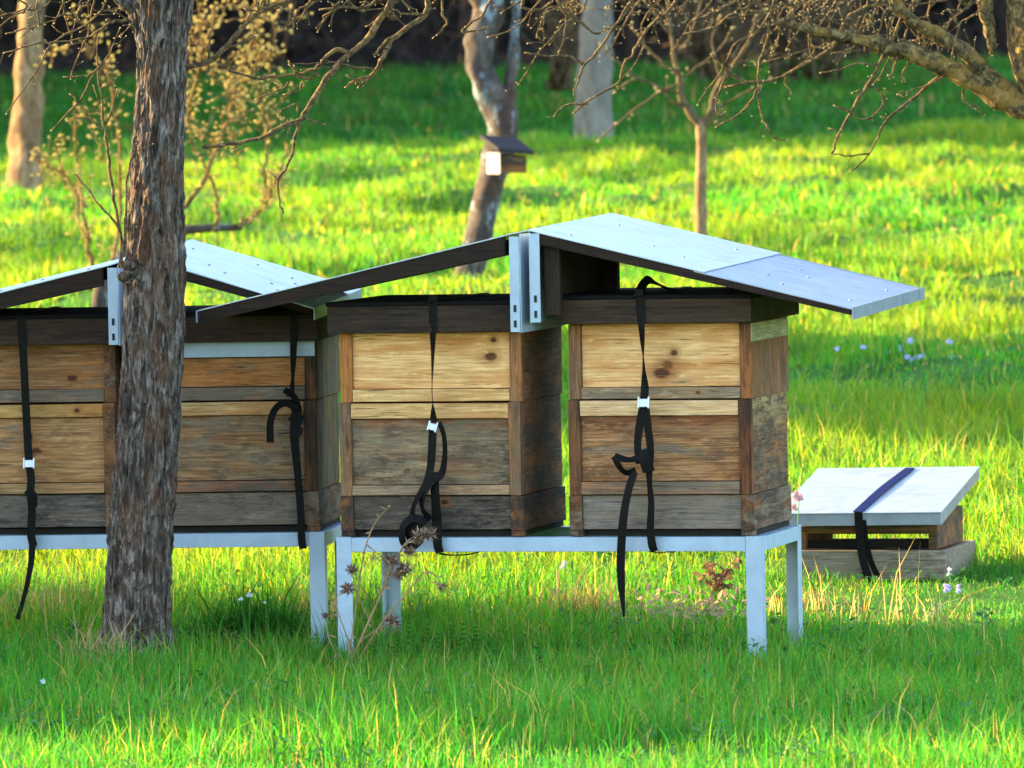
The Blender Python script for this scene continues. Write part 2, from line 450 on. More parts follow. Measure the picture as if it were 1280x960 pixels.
def tuft(name, cx, cy, rx, ry, n, hm, cols, probs, wd=.005, lean=.3, **k):
    a = RNG.uniform(0, 2 * math.pi, n); r = np.sqrt(RNG.uniform(0, 1, n))
    x, y = cx + rx * r * np.cos(a), cy + ry * r * np.sin(a)
    z = ground(x, y) - .01
    h = hm * RNG.gamma(9, 1 / 9, n) * (1.1 - .45 * r)
    p = blade_arrays(x - cx, y - cy, h, wd * RNG.uniform(.6, 1.2, n), np.clip(RNG.gamma(2, lean / 2, n), 0, 1.5), mix_cols(n, cols, probs), z - gz(cx, cy))
    o = blade_mesh(name, [p], M['grass'], **k)
    o.location = (cx, cy, gz(cx, cy))
    return o

# ------------------------------------------------------------------ apiary: frames of reference
class Frame:
    def __init__(s, origin, yaw):
        s.o = Vector(origin); s.yaw = yaw
        s.m = Matrix.Translation(s.o) @ Matrix.Rotation(yaw, 4, 'Z'); s.i = s.m.inverted()
    def _r(s, px, py):
        return s.i @ CAM, s.i.to_3x3() @ ray(px, py)
    def y(s, px, py, y):         # where the sight line meets local plane y
        c, d = s._r(px, py); return c + d * ((y - c.y) / d.y)
    def x(s, px, py, x):
        c, d = s._r(px, py); return c + d * ((x - c.x) / d.x)
YAW, ZR, SW, SD = R(-15), .339, 1.238, .506
c1 = on_z(420, 672, ZR)
F1 = Frame((c1.x, c1.y, 0), YAW)
c2 = on_z(405.5, 665, ZR)
xd = Matrix.Rotation(R(-7), 3, 'Z') @ Vector((1, 0, 0))
F2 = Frame((c2.x - xd.x * SW, c2.y - xd.y * SW, 0), R(-7))
print('stand origins', F1.o, F2.o)

def hive_stand(fr, label):
    root = empty('hive_stand', fr.o, fr.yaw, label=label, cat='hive stand', group='steel stands under the beehives')
    L, T = .045, .004
    for sx in (0, 1):
        for sy in (0, 1):
            x0, x1 = (0, L) if sx == 0 else (SW - L, SW)
            y0, y1 = (0, T) if sy == 0 else (SD - T, SD)
            m = MB()
            wx = (root.location + Matrix.Rotation(fr.yaw, 3, 'Z') @ Vector((x0, y0, 0)))
            zb = gz(wx.x, wx.y) - .05
            xa, xb = (0, T) if sx == 0 else (SW - T, SW)
            if sy == 0:   # L profile as one outline
                ya, yb = 0, L
                poly = [(0, 0), (L, 0), (L, T), (T, T), (T, L), (0, L)]
            else:
                poly = [(0, 0), (0, -L), (T, -L), (T, -T), (L, -T), (L, 0)]
            poly = [((p if sx == 0 else SW - p), (q if sy == 0 else SD + q), zb) for p, q in poly]
            if (sx == 1) != (sy == 1): poly = poly[::-1]
            m.prism(poly, (0, 0, ZR + .001 - zb))
            m.build('leg', M['steel'], root, .0012)
    H, E = .040, .0445
    def lrail(a, b, inward):
        a, b, inw = Vector(a), Vector(b), Vector(inward)
        d = b - a
        sec = [a, a + inw * .004, a + inw * .004 + Vector((0, 0, H - .004)), a + inw * .045 + Vector((0, 0, H - .004)), a + inw * .045 + Vector((0, 0, H)), a + Vector((0, 0, H))]
        MB().prism(sec, d).build('rail', M['steel'], root, .0012)
    z = ZR - H - .001
    lrail((L + .0005, .001, z), (SW - L - .0005, .001, z), (0, 1, 0))
    lrail((SW - L, SD - .001, z), (L, SD - .001, z), (0, -1, 0))
    lrail((SW - .0005, L, z - .001), (SW - .0005, SD - L, z - .001), (-1, 0, 0))
    lrail((.0005, SD - L, z - .001), (.0005, L, z - .001), (1, 0, 0))
    return root
hive_stand(F1, 'pale grey steel stand at the front, carrying the two hives right of the tree trunk')
hive_stand(F2, 'pale grey steel stand behind the bark-covered trunk, carrying the two left hives')

# ------------------------------------------------------------------ beehives
TW = .034
def hive(fr, x0, W, lv, mats, label, D=.46, extras=None):
    """lv: list of boxes from below; heights measured from the rail top"""
    y0 = .012
    root = empty('beehive', fr.m @ Vector((x0, y0, ZR + .001)), fr.yaw, label=label, cat='beehive', group='weathered wooden beehives on steel stands')
    j = .0008
    # bottom board: floor slab with the gap shade in its dark colour, side runners, weathered front board
    zb = lv['base']
    fl = MB().box((.004, .03, 0), (W - .004, D + .012, .016)).build('bottom_board', M['dark'], root, .001)
    s = MB()
    s.box((-.003, 0, .0165), (TW, D + .014, zb), j); s.box((W - TW, 0, .0165), (W + .003, D + .014, zb), j)
    s.box((TW + .001, D - .01, .0165), (W - TW - .001, D + .012, zb), j)
    s.box((-.003, .004, .0005), (TW, .0295, .016)); s.box((W - TW, .004, .0005), (W + .003, .0295, .016))
    s.build('side_runner', mats['base_side'], fl, .0015)
    MB().box((TW + .0008, .008, .02), (W - TW - .0008, .03, zb - .001), j).build('front_board', mats['base'], fl, .0015)
    z = zb + .0012
    for i, b in enumerate(lv['boxes']):
        top = b['top']; off = (i + 1) * .0015 * (1 if i % 2 else -1)
        m = MB()
        m.box((off, .0285 + off, z), (TW + off, D + off, top), j)
        m.box((W - TW + off, .0285 + off, z), (W + off, D + off, top), j)
        m.box((TW + off + .0005, D - .024 + off, z), (W - TW + off - .0005, D - .002 + off, top), j)
        bx = m.build('hive_box', mats['side%d' % i], root, .0018)
        for q, xp in enumerate((off, W - TW + off)):
            MB().box((xp, off, z), (xp + TW, .028 + off, top), j).build('corner_post', mats.get('post%d%d' % (i, q), mats['side%d' % i]), bx, .0018)
        xa, xb = TW + off + .0008, W - TW + off - .0008
        pz0, pz1 = b['panel']
        MB().box((xa, .012 + off, pz0), (xb, .034 + off, pz1), j).build('front_panel', mats['panel%d' % i], bx, .0015)
        for k, (sa, sb) in enumerate(b['strips']):
            MB().box((xa, -.001 + off, sa), (xb, .033 + off, sb), j).build('handle_strip', mats['strip%d%d' % (i, k)], bx, .002)
        z = top + .0012
    # lid
    la, lb, lf, lk = lv['lid']
    ov = .017
    m = MB()
    m.box((-ov, -lf, la), (W + ov, -lf + .022, lb), j); m.box((-ov, D + lk - .022, la), (W + ov, D + lk, lb), j)
    m.box((-ov, -lf + .0225, la), (-ov + .022, D + lk - .0225, lb), j); m.box((W + ov - .022, -lf + .0225, la), (W + ov, D + lk - .0225, lb), j)
    m.box((-ov + .0225, -lf + .0225, lb - .02), (W + ov - .0225, D + lk - .0225, lb - .001))
    ld = m.build('lid', mats['lid'], root, .002)
    MB().box((-ov - .004, -lf - .004, lb + .0006), (W + ov + .004, D + lk + .004, lb + .012), .001).build('roofing_felt', M['felt'], ld, .003)
    if extras: extras(root, W, D)
    return root

def zz(y, y0, s=445.0): return (y0 - y) / s
PINE, PINED = (.88, .57, .29), (.70, .39, .15)
PALE, PALED = (.76, .54, .32), (.56, .35, .17)
_G, _GD = (.26, .21, .165), (.13, .10, .078)
BROWN, BROWND = (.095, .058, .04), (.04, .024, .017)
LID, LIDD = (.046, .026, .016), (.015, .009, .006)
def matset(p, s, **kw):
    d = {}
    for i, (k, v) in enumerate(kw.items()):
        a = dict(v); lt = a.pop('l'); dk = a.pop('d')
        d[k] = wood('%s_%s' % (p, k), lt, dk, seed=s + i * .73, **a)
    return d

# right hive of the front stand
mR = matset('wood_r', 1.0,
    panel1=dict(mottle=.12, l=PINE, d=PINED, stain_amt=.75, stain=(.46, .15, .03), weather=.12, streak=.3, knots=((.285, .480, .020, .016), (.268, .458, .028, .018), (.305, .515, .012, .010))),
    strip10=dict(l=(.40, .32, .22), d=(.24, .18, .12), weather=.55, knots=((.375, .403, .008, .006),)),
    strip00=dict(l=PALE, d=PALED, weather=.15, stain_amt=.3, streak=.2),
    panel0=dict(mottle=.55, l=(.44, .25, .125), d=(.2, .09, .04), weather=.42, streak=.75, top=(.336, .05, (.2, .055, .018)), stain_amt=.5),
    strip01=dict(l=(.26, .19, .14), d=(.15, .105, .08), weather=.5, grey=(.17, .15, .14)),
    base=dict(l=(.235, .205, .19), d=(.15, .125, .115), weather=.6, grey=(.19, .175, .17), stain_amt=.1),
    side1=dict(l=(.23, .135, .075), d=(.12, .06, .032), axis='z', weather=.2, spots=.35, grey=(.14, .11, .09)),
    side0=dict(mottle=.75, l=(.22, .145, .085), d=(.07, .042, .028), axis='y', weather=.4, spots=.5, grey=(.13, .105, .085), top=(.390, .13, (.42, .28, .12))),
    post00=dict(l=(.10, .055, .038), d=(.045, .024, .016), axis='z', weather=.3, grey=(.08, .06, .05), spots=.4),
    post01=dict(l=(.115, .04, .018), d=(.04, .016, .009), axis='z', weather=.1, grey=(.05, .03, .02), spots=.6),
    post10=dict(l=(.24, .13, .075), d=(.12, .06, .035), axis='z', weather=.3, grey=(.15, .12, .1)),
    post11=dict(l=(.17, .085, .045), d=(.08, .038, .022), axis='z', weather=.2, grey=(.1, .07, .055)),
    base_side=dict(l=BROWN, d=BROWND, axis='y', weather=.5, spots=.5),
    lid=dict(l=LID, d=LIDD, weather=.4, grey=(.042, .031, .026), stain=(.12, .07, .03), stain_amt=.3))
def extra_R(root, W, D):
    MB().box((W + .0035, -.003, .545), (W + .0075, D - .02, .596)).build('side_strip', wood('green_grey_strip', (.40, .44, .30), (.28, .3, .2), stain_amt=.1, axis='y', weather=.3, seed=9), root, .001)
xR = F1.y(711.5, 560, .012).x; WR = F1.y(939.5, 560, .012).x - xR
hive(F1, xR, WR, dict(base=.115, boxes=[dict(top=.384, panel=(.155, .338), strips=[(.340, .3815), (.118, .1535)]),
     dict(top=.598, panel=(.4195, .597), strips=[(.387, .418)])], lid=(.600, .668, .05, .09)), mR,
     'beehive on the right of the front stand, dark teardrop knot in its upper panel', extras=extra_R)

mL = matset('wood_l', 4.0,
    panel1=dict(mottle=.12, l=(.88, .57, .28), d=(.70, .38, .14), stain_amt=.7, stain=(.5, .17, .035), weather=.08, streak=.25, knots=((.443, .508, .022, .015), (.452, .556, .010, .009))),
    strip10=dict(l=(.78, .52, .25), d=(.6, .34, .13), weather=.1, streak=.2),
    strip00=dict(l=(.72, .47, .22), d=(.55, .31, .12), weather=.1, streak=.2),
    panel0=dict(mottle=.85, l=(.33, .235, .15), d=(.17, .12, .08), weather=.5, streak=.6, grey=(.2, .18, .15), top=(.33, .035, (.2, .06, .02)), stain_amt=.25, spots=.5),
    strip01=dict(l=(.38, .29, .21), d=(.22, .16, .115), weather=.4),
    base=dict(mottle=.8, l=(.15, .12, .10), d=(.05, .042, .04), weather=.5, grey=(.09, .08, .078), stain_amt=.05, spots=.6, knots=((.30, .098, .014, .009),)),
    side1=dict(l=(.19, .11, .07), d=(.085, .046, .03), axis='y', weather=.25, spots=.4, grey=(.08, .06, .05)),
    side0=dict(l=(.19, .115, .075), d=(.085, .05, .034), axis='y', weather=.3, spots=.4, grey=(.09, .07, .06)),
    base_side=dict(l=(.07, .045, .034), d=(.025, .017, .014), axis='y', weather=.4, spots=.5, grey=(.05, .043, .04)),
    post00=dict(l=(.26, .16, .10), d=(.13, .075, .045), axis='z', weather=.4, grey=(.17, .14, .115), spots=.25),
    post01=dict(l=(.22, .14, .09), d=(.11, .065, .042), axis='z', weather=.4, grey=(.16, .13, .11), spots=.2),
    post10=dict(l=(.50, .24, .085), d=(.28, .10, .035), axis='z', stain_amt=.8, weather=.05),
    post11=dict(l=(.32, .17, .09), d=(.17, .08, .042), axis='z', weather=.25, grey=(.2, .15, .11)),
    lid=dict(l=(.040, .026, .02), d=(.013, .009, .007), weather=.4, grey=(.036, .027, .024), stain_amt=.05))
xL = F1.y(425.5, 560, .012).x; WL = F1.y(651.5, 560, .012).x - xL
hive(F1, xL, WL, dict(base=.115, boxes=[dict(top=.380, panel=(.148, .333), strips=[(.335, .3775), (.118, .1465)]),
     dict(top=.578, panel=(.4195, .577), strips=[(.383, .418)])], lid=(.580, .656, .05, .09)), mL,
     'beehive on the left of the front stand, with a bright orange pine upper panel')

mM = matset('wood_m', 7.0,
    panel1=dict(l=(.42, .21, .085), d=(.25, .10, .035), stain_amt=.6, weather=.3, streak=.5),
    strip10=dict(l=(.2, .16, .14), d=(.12, .095, .085), weather=.6, grey=(.15, .135, .13)),
    strip00=dict(l=(.5, .35, .18), d=(.38, .24, .11), weather=.15, streak=.2),
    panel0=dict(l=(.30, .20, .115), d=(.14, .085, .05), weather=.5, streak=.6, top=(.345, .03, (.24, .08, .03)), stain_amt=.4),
    strip01=dict(l=(.16, .12, .105), d=(.085, .065, .06), weather=.5, grey=(.11, .1, .1)),
    base=dict(mottle=.6, l=(.22, .18, .16), d=(.12, .095, .088), weather=.6, grey=(.15, .135, .13), stain_amt=.1),
    side1=dict(l=(.22, .19, .135), d=(.11, .088, .06), axis='z', weather=.5, spots=.3, grey=(.17, .16, .14)),
    side0=dict(l=(.21, .165, .105), d=(.085, .062, .038), axis='z', weather=.5, spots=.5, grey=(.12, .1, .085)),
    post01=dict(l=(.09, .05, .03), d=(.035, .02, .013), axis='z', weather=.1, spots=.4),
    post11=dict(l=(.055, .035, .025), d=(.025, .016, .012), axis='z', weather=.2, grey=(.04, .033, .03)),
    base_side=dict(l=BROWN, d=BROWND, axis='y', weather=.5, spots=.4),
    lid=dict(l=LID, d=LIDD, weather=.3, grey=(.04, .032, .03), stain=(.06, .03, .015), stain_amt=.2))
def extra_M(root, W, D):
    MB().box((-.004, -.006, .505), (W + .0005, -.0025, .5485)).build('white_strip', M['steel'], root, .001)
xM = F2.y(396, 560, .012).x - .526
hive(F2, xM, .526, dict(base=.115, boxes=[dict(top=.378, panel=(.150, .336), strips=[(.338, .3755), (.118, .148)]),
     dict(top=.548, panel=(.4195, .502), strips=[(.381, .418)])], lid=(.550, .625, .05, .09)), mM,
     'beehive half hidden by the tree trunk, with a white strip under its lid', extras=extra_M)

mK = matset('wood_k', 10.0,
    panel1=dict(l=(.33, .18, .085), d=(.18, .08, .035), stain_amt=.6, weather=.35, streak=.5, knots=((.40, .45, .02, .012),)),
    strip10=dict(l=(.2, .16, .14), d=(.12, .095, .085), weather=.6, grey=(.15, .135, .13)),
    strip00=dict(l=(.48, .31, .12), d=(.36, .2, .07), weather=.05, streak=.2, knots=((.415, .357, .01, .008),)),
    panel0=dict(l=(.48, .29, .14), d=(.27, .14, .06), weather=.35, streak=.5, top=(.345, .02, (.24, .09, .03)), stain_amt=.3, knots=((.27, .28, .014, .02), (.29, .24, .02, .013))),
    strip01=dict(l=(.40, .26, .14), d=(.25, .14, .07), weather=.25),
    base=dict(mottle=.8, l=(.2, .17, .155), d=(.085, .073, .07), weather=.5, grey=(.12, .115, .115), stain_amt=.1, spots=.4),
    side1=dict(l=(.1, .06, .042), d=(.05, .03, .022), axis='y', weather=.3),
    side0=dict(l=(.17, .09, .045), d=(.08, .04, .022), axis='y', weather=.3),
    base_side=dict(l=BROWN, d=BROWND, axis='y', weather=.5),
    lid=dict(l=LID, d=LIDD, weather=.3, grey=(.045, .036, .033), stain=(.06, .03, .015), stain_amt=.2))
xK = F2.y(145, 560, .012).x - .526
hive(F2, xK, .526, dict(base=.115, boxes=[dict(top=.378, panel=(.150, .336), strips=[(.338, .3755), (.118, .148)]),
     dict(top=.548, panel=(.4195, .547), strips=[(.381, .418)])], lid=(.550, .625, .05, .09)), mK,
     'beehive at the left edge of the photo, left of the tree trunk')

# ------------------------------------------------------------------ sheet metal roofs over the hives
FASC = wood('roof_board', (.020, .0105, .006), (.008, .0045, .003), weather=.15, grey=(.015, .011, .008), stain=(.05, .02, .01), stain_amt=.2, seed=3.3)
FASC2 = wood('roof_post', (.034, .019, .012), (.013, .008, .005), axis='z', weather=.3, grey=(.035, .027, .023), stain=(.06, .03, .01), stain_amt=.2, seed=5.3)
def sheet_quad(m, A, B, Bb, Ab, t):
    n = (B - A).cross(Ab - A).normalized()
    if n.z < 0: n = -n
    m.hexa([A - n * t, B - n * t, Bb - n * t, Ab - n * t, A, B, Bb, Ab] if (B - A).x > 0 else [B - n * t, A - n * t, Ab - n * t, Bb - n * t, B, A, Ab, Bb])
    return n
def roof(fr, A, B, depth, rise, flap_bottom, label, split=None, fascia=.05, right=True, screws=True, zpost=None, lidtop=None, support=False):
    """A ridge front corner, B eave front corner (local); the sheet runs back `depth` and up by `rise`"""
    root = empty('hive_roof', fr.o, fr.yaw, label=label, cat='roof', group='sheet metal roofs over the beehives')
    A, B = Vector(A), Vector(B)
    k = Vector((0, depth, rise)); d = (B - A); sgn = 1 if d.x > 0 else -1
    Ab, Bb = A + k, B + k
    m = MB()
    if split:
        S, Sb = A + d * split, Ab + d * split
        n = sheet_quad(m, A, S, Sb, Ab, .003)
        m.build('metal_sheet', M['galv'], root)
        m = MB(); e = Vector((0, .002, -.0042)); e2 = Vector((0, -.002, -.0042))
        q = d.normalized() * -.03
        sheet_quad(m, S + q + e, B + e, Bb + e2, Sb + q + e2, .003)
        m.build('metal_sheet', M['galv_dull'], root)
    else:
        n = sheet_quad(m, A, B, Bb, Ab, .003)
        m.build('metal_sheet', M['galv'], root)
    u = d.normalized()
    # eave lip
    lip = .034
    m = MB()
    o = Vector((sgn * .0035, 0, 0)); dn = Vector((0, 0, -lip))
    p = [B + Vector((-sgn * .0005, 0, -.0005)), Bb + Vector((-sgn * .0005, 0, -.0005))]
    pts = [p[0] + dn, p[1] + dn, p[1] + dn + o, p[0] + dn + o, p[0], p[1], p[1] + o, p[0] + o]
    m.hexa(pts if sgn < 0 else [pts[i] for i in (3, 2, 1, 0, 7, 6, 5, 4)])
    m.build('eave_lip', M['galv_dull'], root)
    # fascia boards below the sheet, front and back
    for kk in (Vector((0, .004, -.0045)), k + Vector((0, -.026, -.0045))):
        m = MB()
        a = A + u * .03 + kk; b = B - u * .006 + kk; th = Vector((0, .022, 0)); dz = Vector((0, 0, -fascia)); dz2 = Vector((0, 0, -fascia * .62))
        q = [a + dz, b + dz2, b + dz2 + th, a + dz + th, a, b, b + th, a + th]
        if sgn < 0: q = [q[i] for i in (1, 0, 3, 2, 5, 4, 7, 6)]
        m.hexa(q)
        m.build('fascia_board', FASC, root, .001)
    # ridge flap: sheet bent down at the ridge with a flange turned to the front
    fz = flap_bottom; x0 = A.x; fd = min(depth * .55, .46)
    fx = x0 + (.016 if not right else .002)
    m = MB()
    bend = []
    m.box((fx - .0015, A.y + .003, fz), (fx + .0015, A.y + fd, A.z - .004))
    m.build('ridge_flap', M['steel'], root)
    m = MB()
    wfl = .030
    xa, xb = (fx - wfl, fx - .002) if not right else (fx + .002, fx + wfl)
    m.box((xa, A.y - .0005, fz + .002), (xb, A.y + .0025, A.z - .004 - (.03 * abs(d.z / d.x) if True else 0)))
    fo = m.build('flange', M['steel'], root, .0008)
    sm = MB(); xc = (xa + xb) / 2
    for zc in (fz + .025, fz + .068):
        sm.box((xc - .004, A.y - .0022, zc - .010), (xc + .004, A.y - .0008, zc + .010))
    sm.build('slot', M['slot'], fo, .0015)
    if support:
        bxa = fx + wfl + .004 if right else fx - wfl - .05
        m = MB(); m.box((bxa, A.y + .03, fz + .02), (bxa + .045, A.y + .055, A.z - .02)); m.box((bxa + .012, A.y + .058, lidtop + .001), (bxa + .034, A.y + .60, A.z - .022))
        m.box((bxa + .036, A.y + .56, lidtop + .001), (bxa + .075, A.y + .60, A.z - .028))
        m.build('support_post', FASC2, root, .002)
    if screws:
        for a, b in ((.1, .12), (.1, .7), (.3, .35), (.42, .25), (.45, .8), (.66, .35), (.68, .7), (.74, .2), (.74, .55), (.95, .2), (.95, .7)):
            c = A + d * a + k * b + n * (.0015 if not split or a < split else -.0025)
            s = MB(); s.tube([c - n * .002, c + n * .0015], .0045, 8)
            s.build('screw', M['screw'], root)
    return root
YF = -.13
A = F1.y(660, 287, YF); B = F1.y(1065, 384, YF); Ab = F1.x(765, 266, A.x)
dep, rise = Ab.y - A.y, Ab.z - A.z
print('roof depth', dep, rise)
lidR = ZR + .682; lidL = ZR + .670
roof(F1, A, B, dep, rise, F1.y(672, 404, YF).z, 'right half of the front stand roof, pale shiny sheet sloping down to the right with a seam across', split=.545, fascia=.030, right=True, support=True, lidtop=lidR)
A = F1.y(642, 291, YF); B = F1.y(246, 388, YF)
roof(F1, A, B, dep, rise, F1.y(650, 416, YF).z, 'left half of the front stand roof, seen edge-on with a dark brown board, sloping down to the left', fascia=.052, right=False)
A = F2.y(172, 320, YF); B = F2.y(392, 385, YF)
roof(F2, A, B, dep, rise, F2.y(150, 432, YF).z, 'right half of the rear stand roof, pale sheet reaching behind the trunk and the front roof', fascia=.03, right=True)
sup = F2
A = F2.y(140, 330, YF); B = F2.y(-235, 424, YF)
roof(F2, A, B, dep, rise, F2.y(146, 432, YF).z, 'left half of the rear stand roof, seen edge-on and running out of the photo on the left', fascia=.052, right=False)

# ------------------------------------------------------------------ straps
def ribbon(m, pts, wid, twist, thick=.0018):
    """flat webbing along pts; width direction turned by twist (0 = in the x-z plane)"""
    n = len(pts); base = len(m.v); Yd = Vector((0, 1, 0))
    for i, p in enumerate(pts):
        t = (pts[min(i + 1, n - 1)] - pts[max(i - 1, 0)]).normalized()
        side = t.cross(Yd)
        if side.length < .25: side = Vector((1, 0, 0))
        side.normalize()
        nrm = t.cross(side).normalized()
        a = twist[i]
        wv = side * math.cos(a) + nrm * math.sin(a); nv = t.cross(wv).normalized()
        for s1, s2 in ((-.5, -.5), (.5, -.5), (.5, .5), (-.5, .5)):
            m.v.append(tuple(p + wv * wid[i] * s1 + nv * thick * s2))
    for i in range(n - 1):
        for k in range(4):
            a = base + i * 4 + k; b = base + i * 4 + (k + 1) % 4
            m.f.append((a, a + 4, b + 4, b))
    m.f.append((base, base + 1, base + 2, base + 3)); e = base + 4 * (n - 1); m.f.append((e + 3, e + 2, e + 1, e))
def strap(fr, runs, buckle, label, top, mat='strap', arch=False):
    """runs: lists of (px, py, local y, width, twist)"""
    m = MB()
    for run in runs:
        P = [fr.y(a, b, c) for a, b, c, *_ in run]
        C = curve(P, 5)
        ribbon(m, C, lerp_list([q[3] for q in run], len(C)), lerp_list([q[4] for q in run], len(C)))
    if top:
        P = [Vector(q) for q in top]
        C = curve(P, 5)
        a = [0.0] * len(C)
        if arch:                       # slack loop, half turned to the front
            a = lerp_list([0, 0, .3, 1.15, 1.0, .5, 0, 0, 0], len(C))
        ribbon(m, C, [.026 if arch else .024] * len(C), a)
    o = m.build('strap', M[mat], None, smooth=False, label=label, cat='strap', group='black webbing straps round the hives')
    o.matrix_world = fr.m
    if buckle:
        bx, by, yy, bw, bh, tilt = buckle
        c = fr.y(bx, by, yy)
        b = MB(); b.box((-bw / 2, -.006, -bh / 2), (bw / 2, .004, bh / 2)); b.box((-bw / 2 - .004, -.008, -bh / 2 - .004), (-bw / 2 + .001, .006, bh / 2 + .006)); b.box((bw / 2 - .001, -.008, -bh / 2 - .004), (bw / 2 + .004, .006, bh / 2 + .006))
        bo = b.build('buckle', M['buckle'], o, .0015); bo.location = c; bo.rotation_euler = (R(-12), tilt, 0)
    return o
wS = .0235
def toprun(fr, px, zt, arch=0.0):
    x = fr.y(px, 500, -.05).x
    return [(x, -.0415, zt - .01), (x, -.036, zt + .0035), (x + .005, .05, zt + .004 + arch), (x + .01, .16, zt + .003 + arch * .6), (x + .012, .3, zt + .003), (x + .012, .5, zt + .003)]
H_ = math.pi / 2
# front left hive
strap(F1, [
    [(541, 369, -.042, wS, 0), (541, 400, -.040, wS * .9, .1), (541, 440, -.035, wS, .9), (540, 485, -.03, wS, 1.35), (541, 505, -.03, wS, 1.25), (542, 528, -.03, wS, .2)],
    [(541, 535, -.028, wS, 0), (540, 560, -.03, wS, 0), (538, 585, -.03, wS, .2), (532, 605, -.035, wS, .5), (518, 630, -.05, wS, .9), (515, 648, -.05, wS, .6)],
    [(549, 528, -.035, wS * .6, .3), (555, 545, -.05, wS, .8), (556, 570, -.055, wS, .7), (552, 592, -.05, wS, .4), (541, 600, -.04, wS, .1), (530, 615, -.045, wS, .3), (528, 635, -.05, wS, .9), (538, 650, -.045, wS, .4)],
    [(543, 590, -.03, wS, .0), (544, 620, -.028, wS * 1.1, .1), (546, 650, -.024, wS * 1.2, 0), (547, 680, -.022, wS * 1.1, 0), (550, 691, -.018, wS, 0)],
    [(549, 692, -.016, .02, 1.2), (565, 694, .01, .02, 1.35), (585, 693, .06, .02, 1.4), (602, 689, .12, .02, 1.5)],
    [(534, 652, -.04, wS, .6), (516, 648, -.055, wS, .3), (504, 658, -.06, wS, .5), (503, 675, -.06, wS, .4), (512, 684, -.055, wS, .2), (524, 676, -.05, wS, .5), (527, 662, -.045, wS, .4), (520, 655, -.045, wS, .2), (510, 664, -.047, wS, .3), (514, 676, -.045, wS, .3)],
], (541, 534, -.034, .020, .020, R(14)), 'black strap of the front left hive, tangled into loops below its buckle', toprun(F1, 541, lidL))
# front right hive
strap(F1, [
    [(799, 362, -.043, wS, .1), (800, 385, -.041, wS, .1), (802, 410, -.04, wS * .9, .4), (804, 445, -.035, wS, 1.25), (805, 465, -.03, wS * .9, .9), (806, 485, -.03, wS, .1), (805, 500, -.03, wS, 0)],
    [(805, 508, -.03, .028, 0), (800, 530, -.032, .024, 0), (797, 555, -.034, .021, 0), (799, 580, -.034, .02, 0)],
    [(806, 508, -.034, .026, 0), (810, 535, -.036, .022, 0), (813, 560, -.036, .021, 0), (812, 585, -.036, .02, 0)],
    [(799, 572, -.043, .03, 0), (806, 574, -.046, .03, 0), (816, 577, -.043, .03, 0)],
    [(803, 562, -.040, .03, 0), (807, 575, -.043, .038, 0), (811, 590, -.040, .034, 0)],
    [(798, 572, -.042, .022, .2), (788, 575, -.05, .018, .8), (776, 573, -.055, .02, .5), (768, 570, -.055, .02, .2)],
    [(768, 570, -.055, .022, .2), (774, 583, -.055, .02, .5), (783, 591, -.05, .019, .6), (795, 588, -.042, .02, .2)],
    [(811, 580, -.036, .022, 0), (812, 605, -.03, .018, .5), (814, 630, -.028, .020, .3), (813, 660, -.024, .022, .1), (815, 680, -.022, .024, 0), (818, 689, -.018, .022, 0)],
    [(812, 689, -.016, .012, 1.2), (825, 691, .01, .012, 1.35), (838, 689, .06, .012, 1.4), (845, 687, .1, .012, 1.5)],
    [(793, 590, -.045, .022, .1), (785, 615, -.05, .0225, .2), (779, 650, -.05, .024, .1), (776, 700, -.045, .0245, 0), (777, 735, -.042, .021, .1), (780, 771, -.04, .006, .2)],
], (805, 504, -.04, .026, .024, 0), 'black strap of the front right hive, its long free end hanging below the rail', toprun(F1, 799, lidR, .034), arch=True)
# hive at the left edge
strap(F2, [
    [(26, 398, -.043, wS, 0), (29, 440, -.04, wS, .1), (32, 500, -.035, wS, .2), (35, 560, -.03, wS, .1), (37, 578, -.03, wS, 0)],
    [(37, 582, -.03, wS, 0), (39, 600, -.03, wS, .1), (38, 616, -.03, wS, .3), (40, 640, -.027, wS, .1), (39, 668, -.022, wS, 0), (42, 683, -.018, wS, 0)],
    [(34, 612, -.045, .026, .2), (40, 620, -.045, .03, 0), (42, 634, -.04, .022, 0)],
    [(40, 650, -.035, .02, .1), (40, 690, -.03, .02, .3), (36, 720, -.03, .018, .5), (29, 750, -.03, .014, .5), (22, 774, -.03, .014, .2)],
    [(38, 684, -.016, .010, 1.3), (55, 685, .03, .01, 1.4)],
], (36.5, 580, -.034, .026, .022, 0), 'black strap of the hive at the left edge, silver buckle and loose end', toprun(F2, 26, ZR + .639))
# hive behind the trunk
strap(F2, [
    [(368, 395, -.043, wS, 0), (367, 430, -.04, wS * .9, .2), (366, 470, -.035, wS, 1.1), (365, 486, -.032, wS, .8), (362, 496, -.04, wS, .3)],
    [(355, 487, -.05, wS * .8, .2), (366, 494, -.045, wS * .8, .4), (371, 505, -.04, wS, .3), (374, 518, -.04, wS, .2)],
    [(338, 553, -.05, .022, .1), (338, 528, -.055, .020, .3), (345, 510, -.055, .02, .4), (358, 504, -.05, .02, .2), (372, 512, -.045, .024, .2)],
    [(364, 520, -.045, .026, .2), (371, 528, -.045, .03, .1), (375, 518, -.045, .026, .3)],
    [(362, 536, -.043, .022, 0), (374, 538, -.043, .026, 0), (366, 546, -.043, .022, .1)],
    [(369, 512, -.036, .022, 0), (368, 545, -.036, .026, .1), (372, 590, -.03, .022, .05), (376, 640, -.026, .022, 0), (377, 672, -.022, .022, 0), (379, 686, -.02, .022, 0)],
], None, 'black strap of the hive behind the trunk, knotted with a drooping loose end', toprun(F2, 368, ZR + .639))

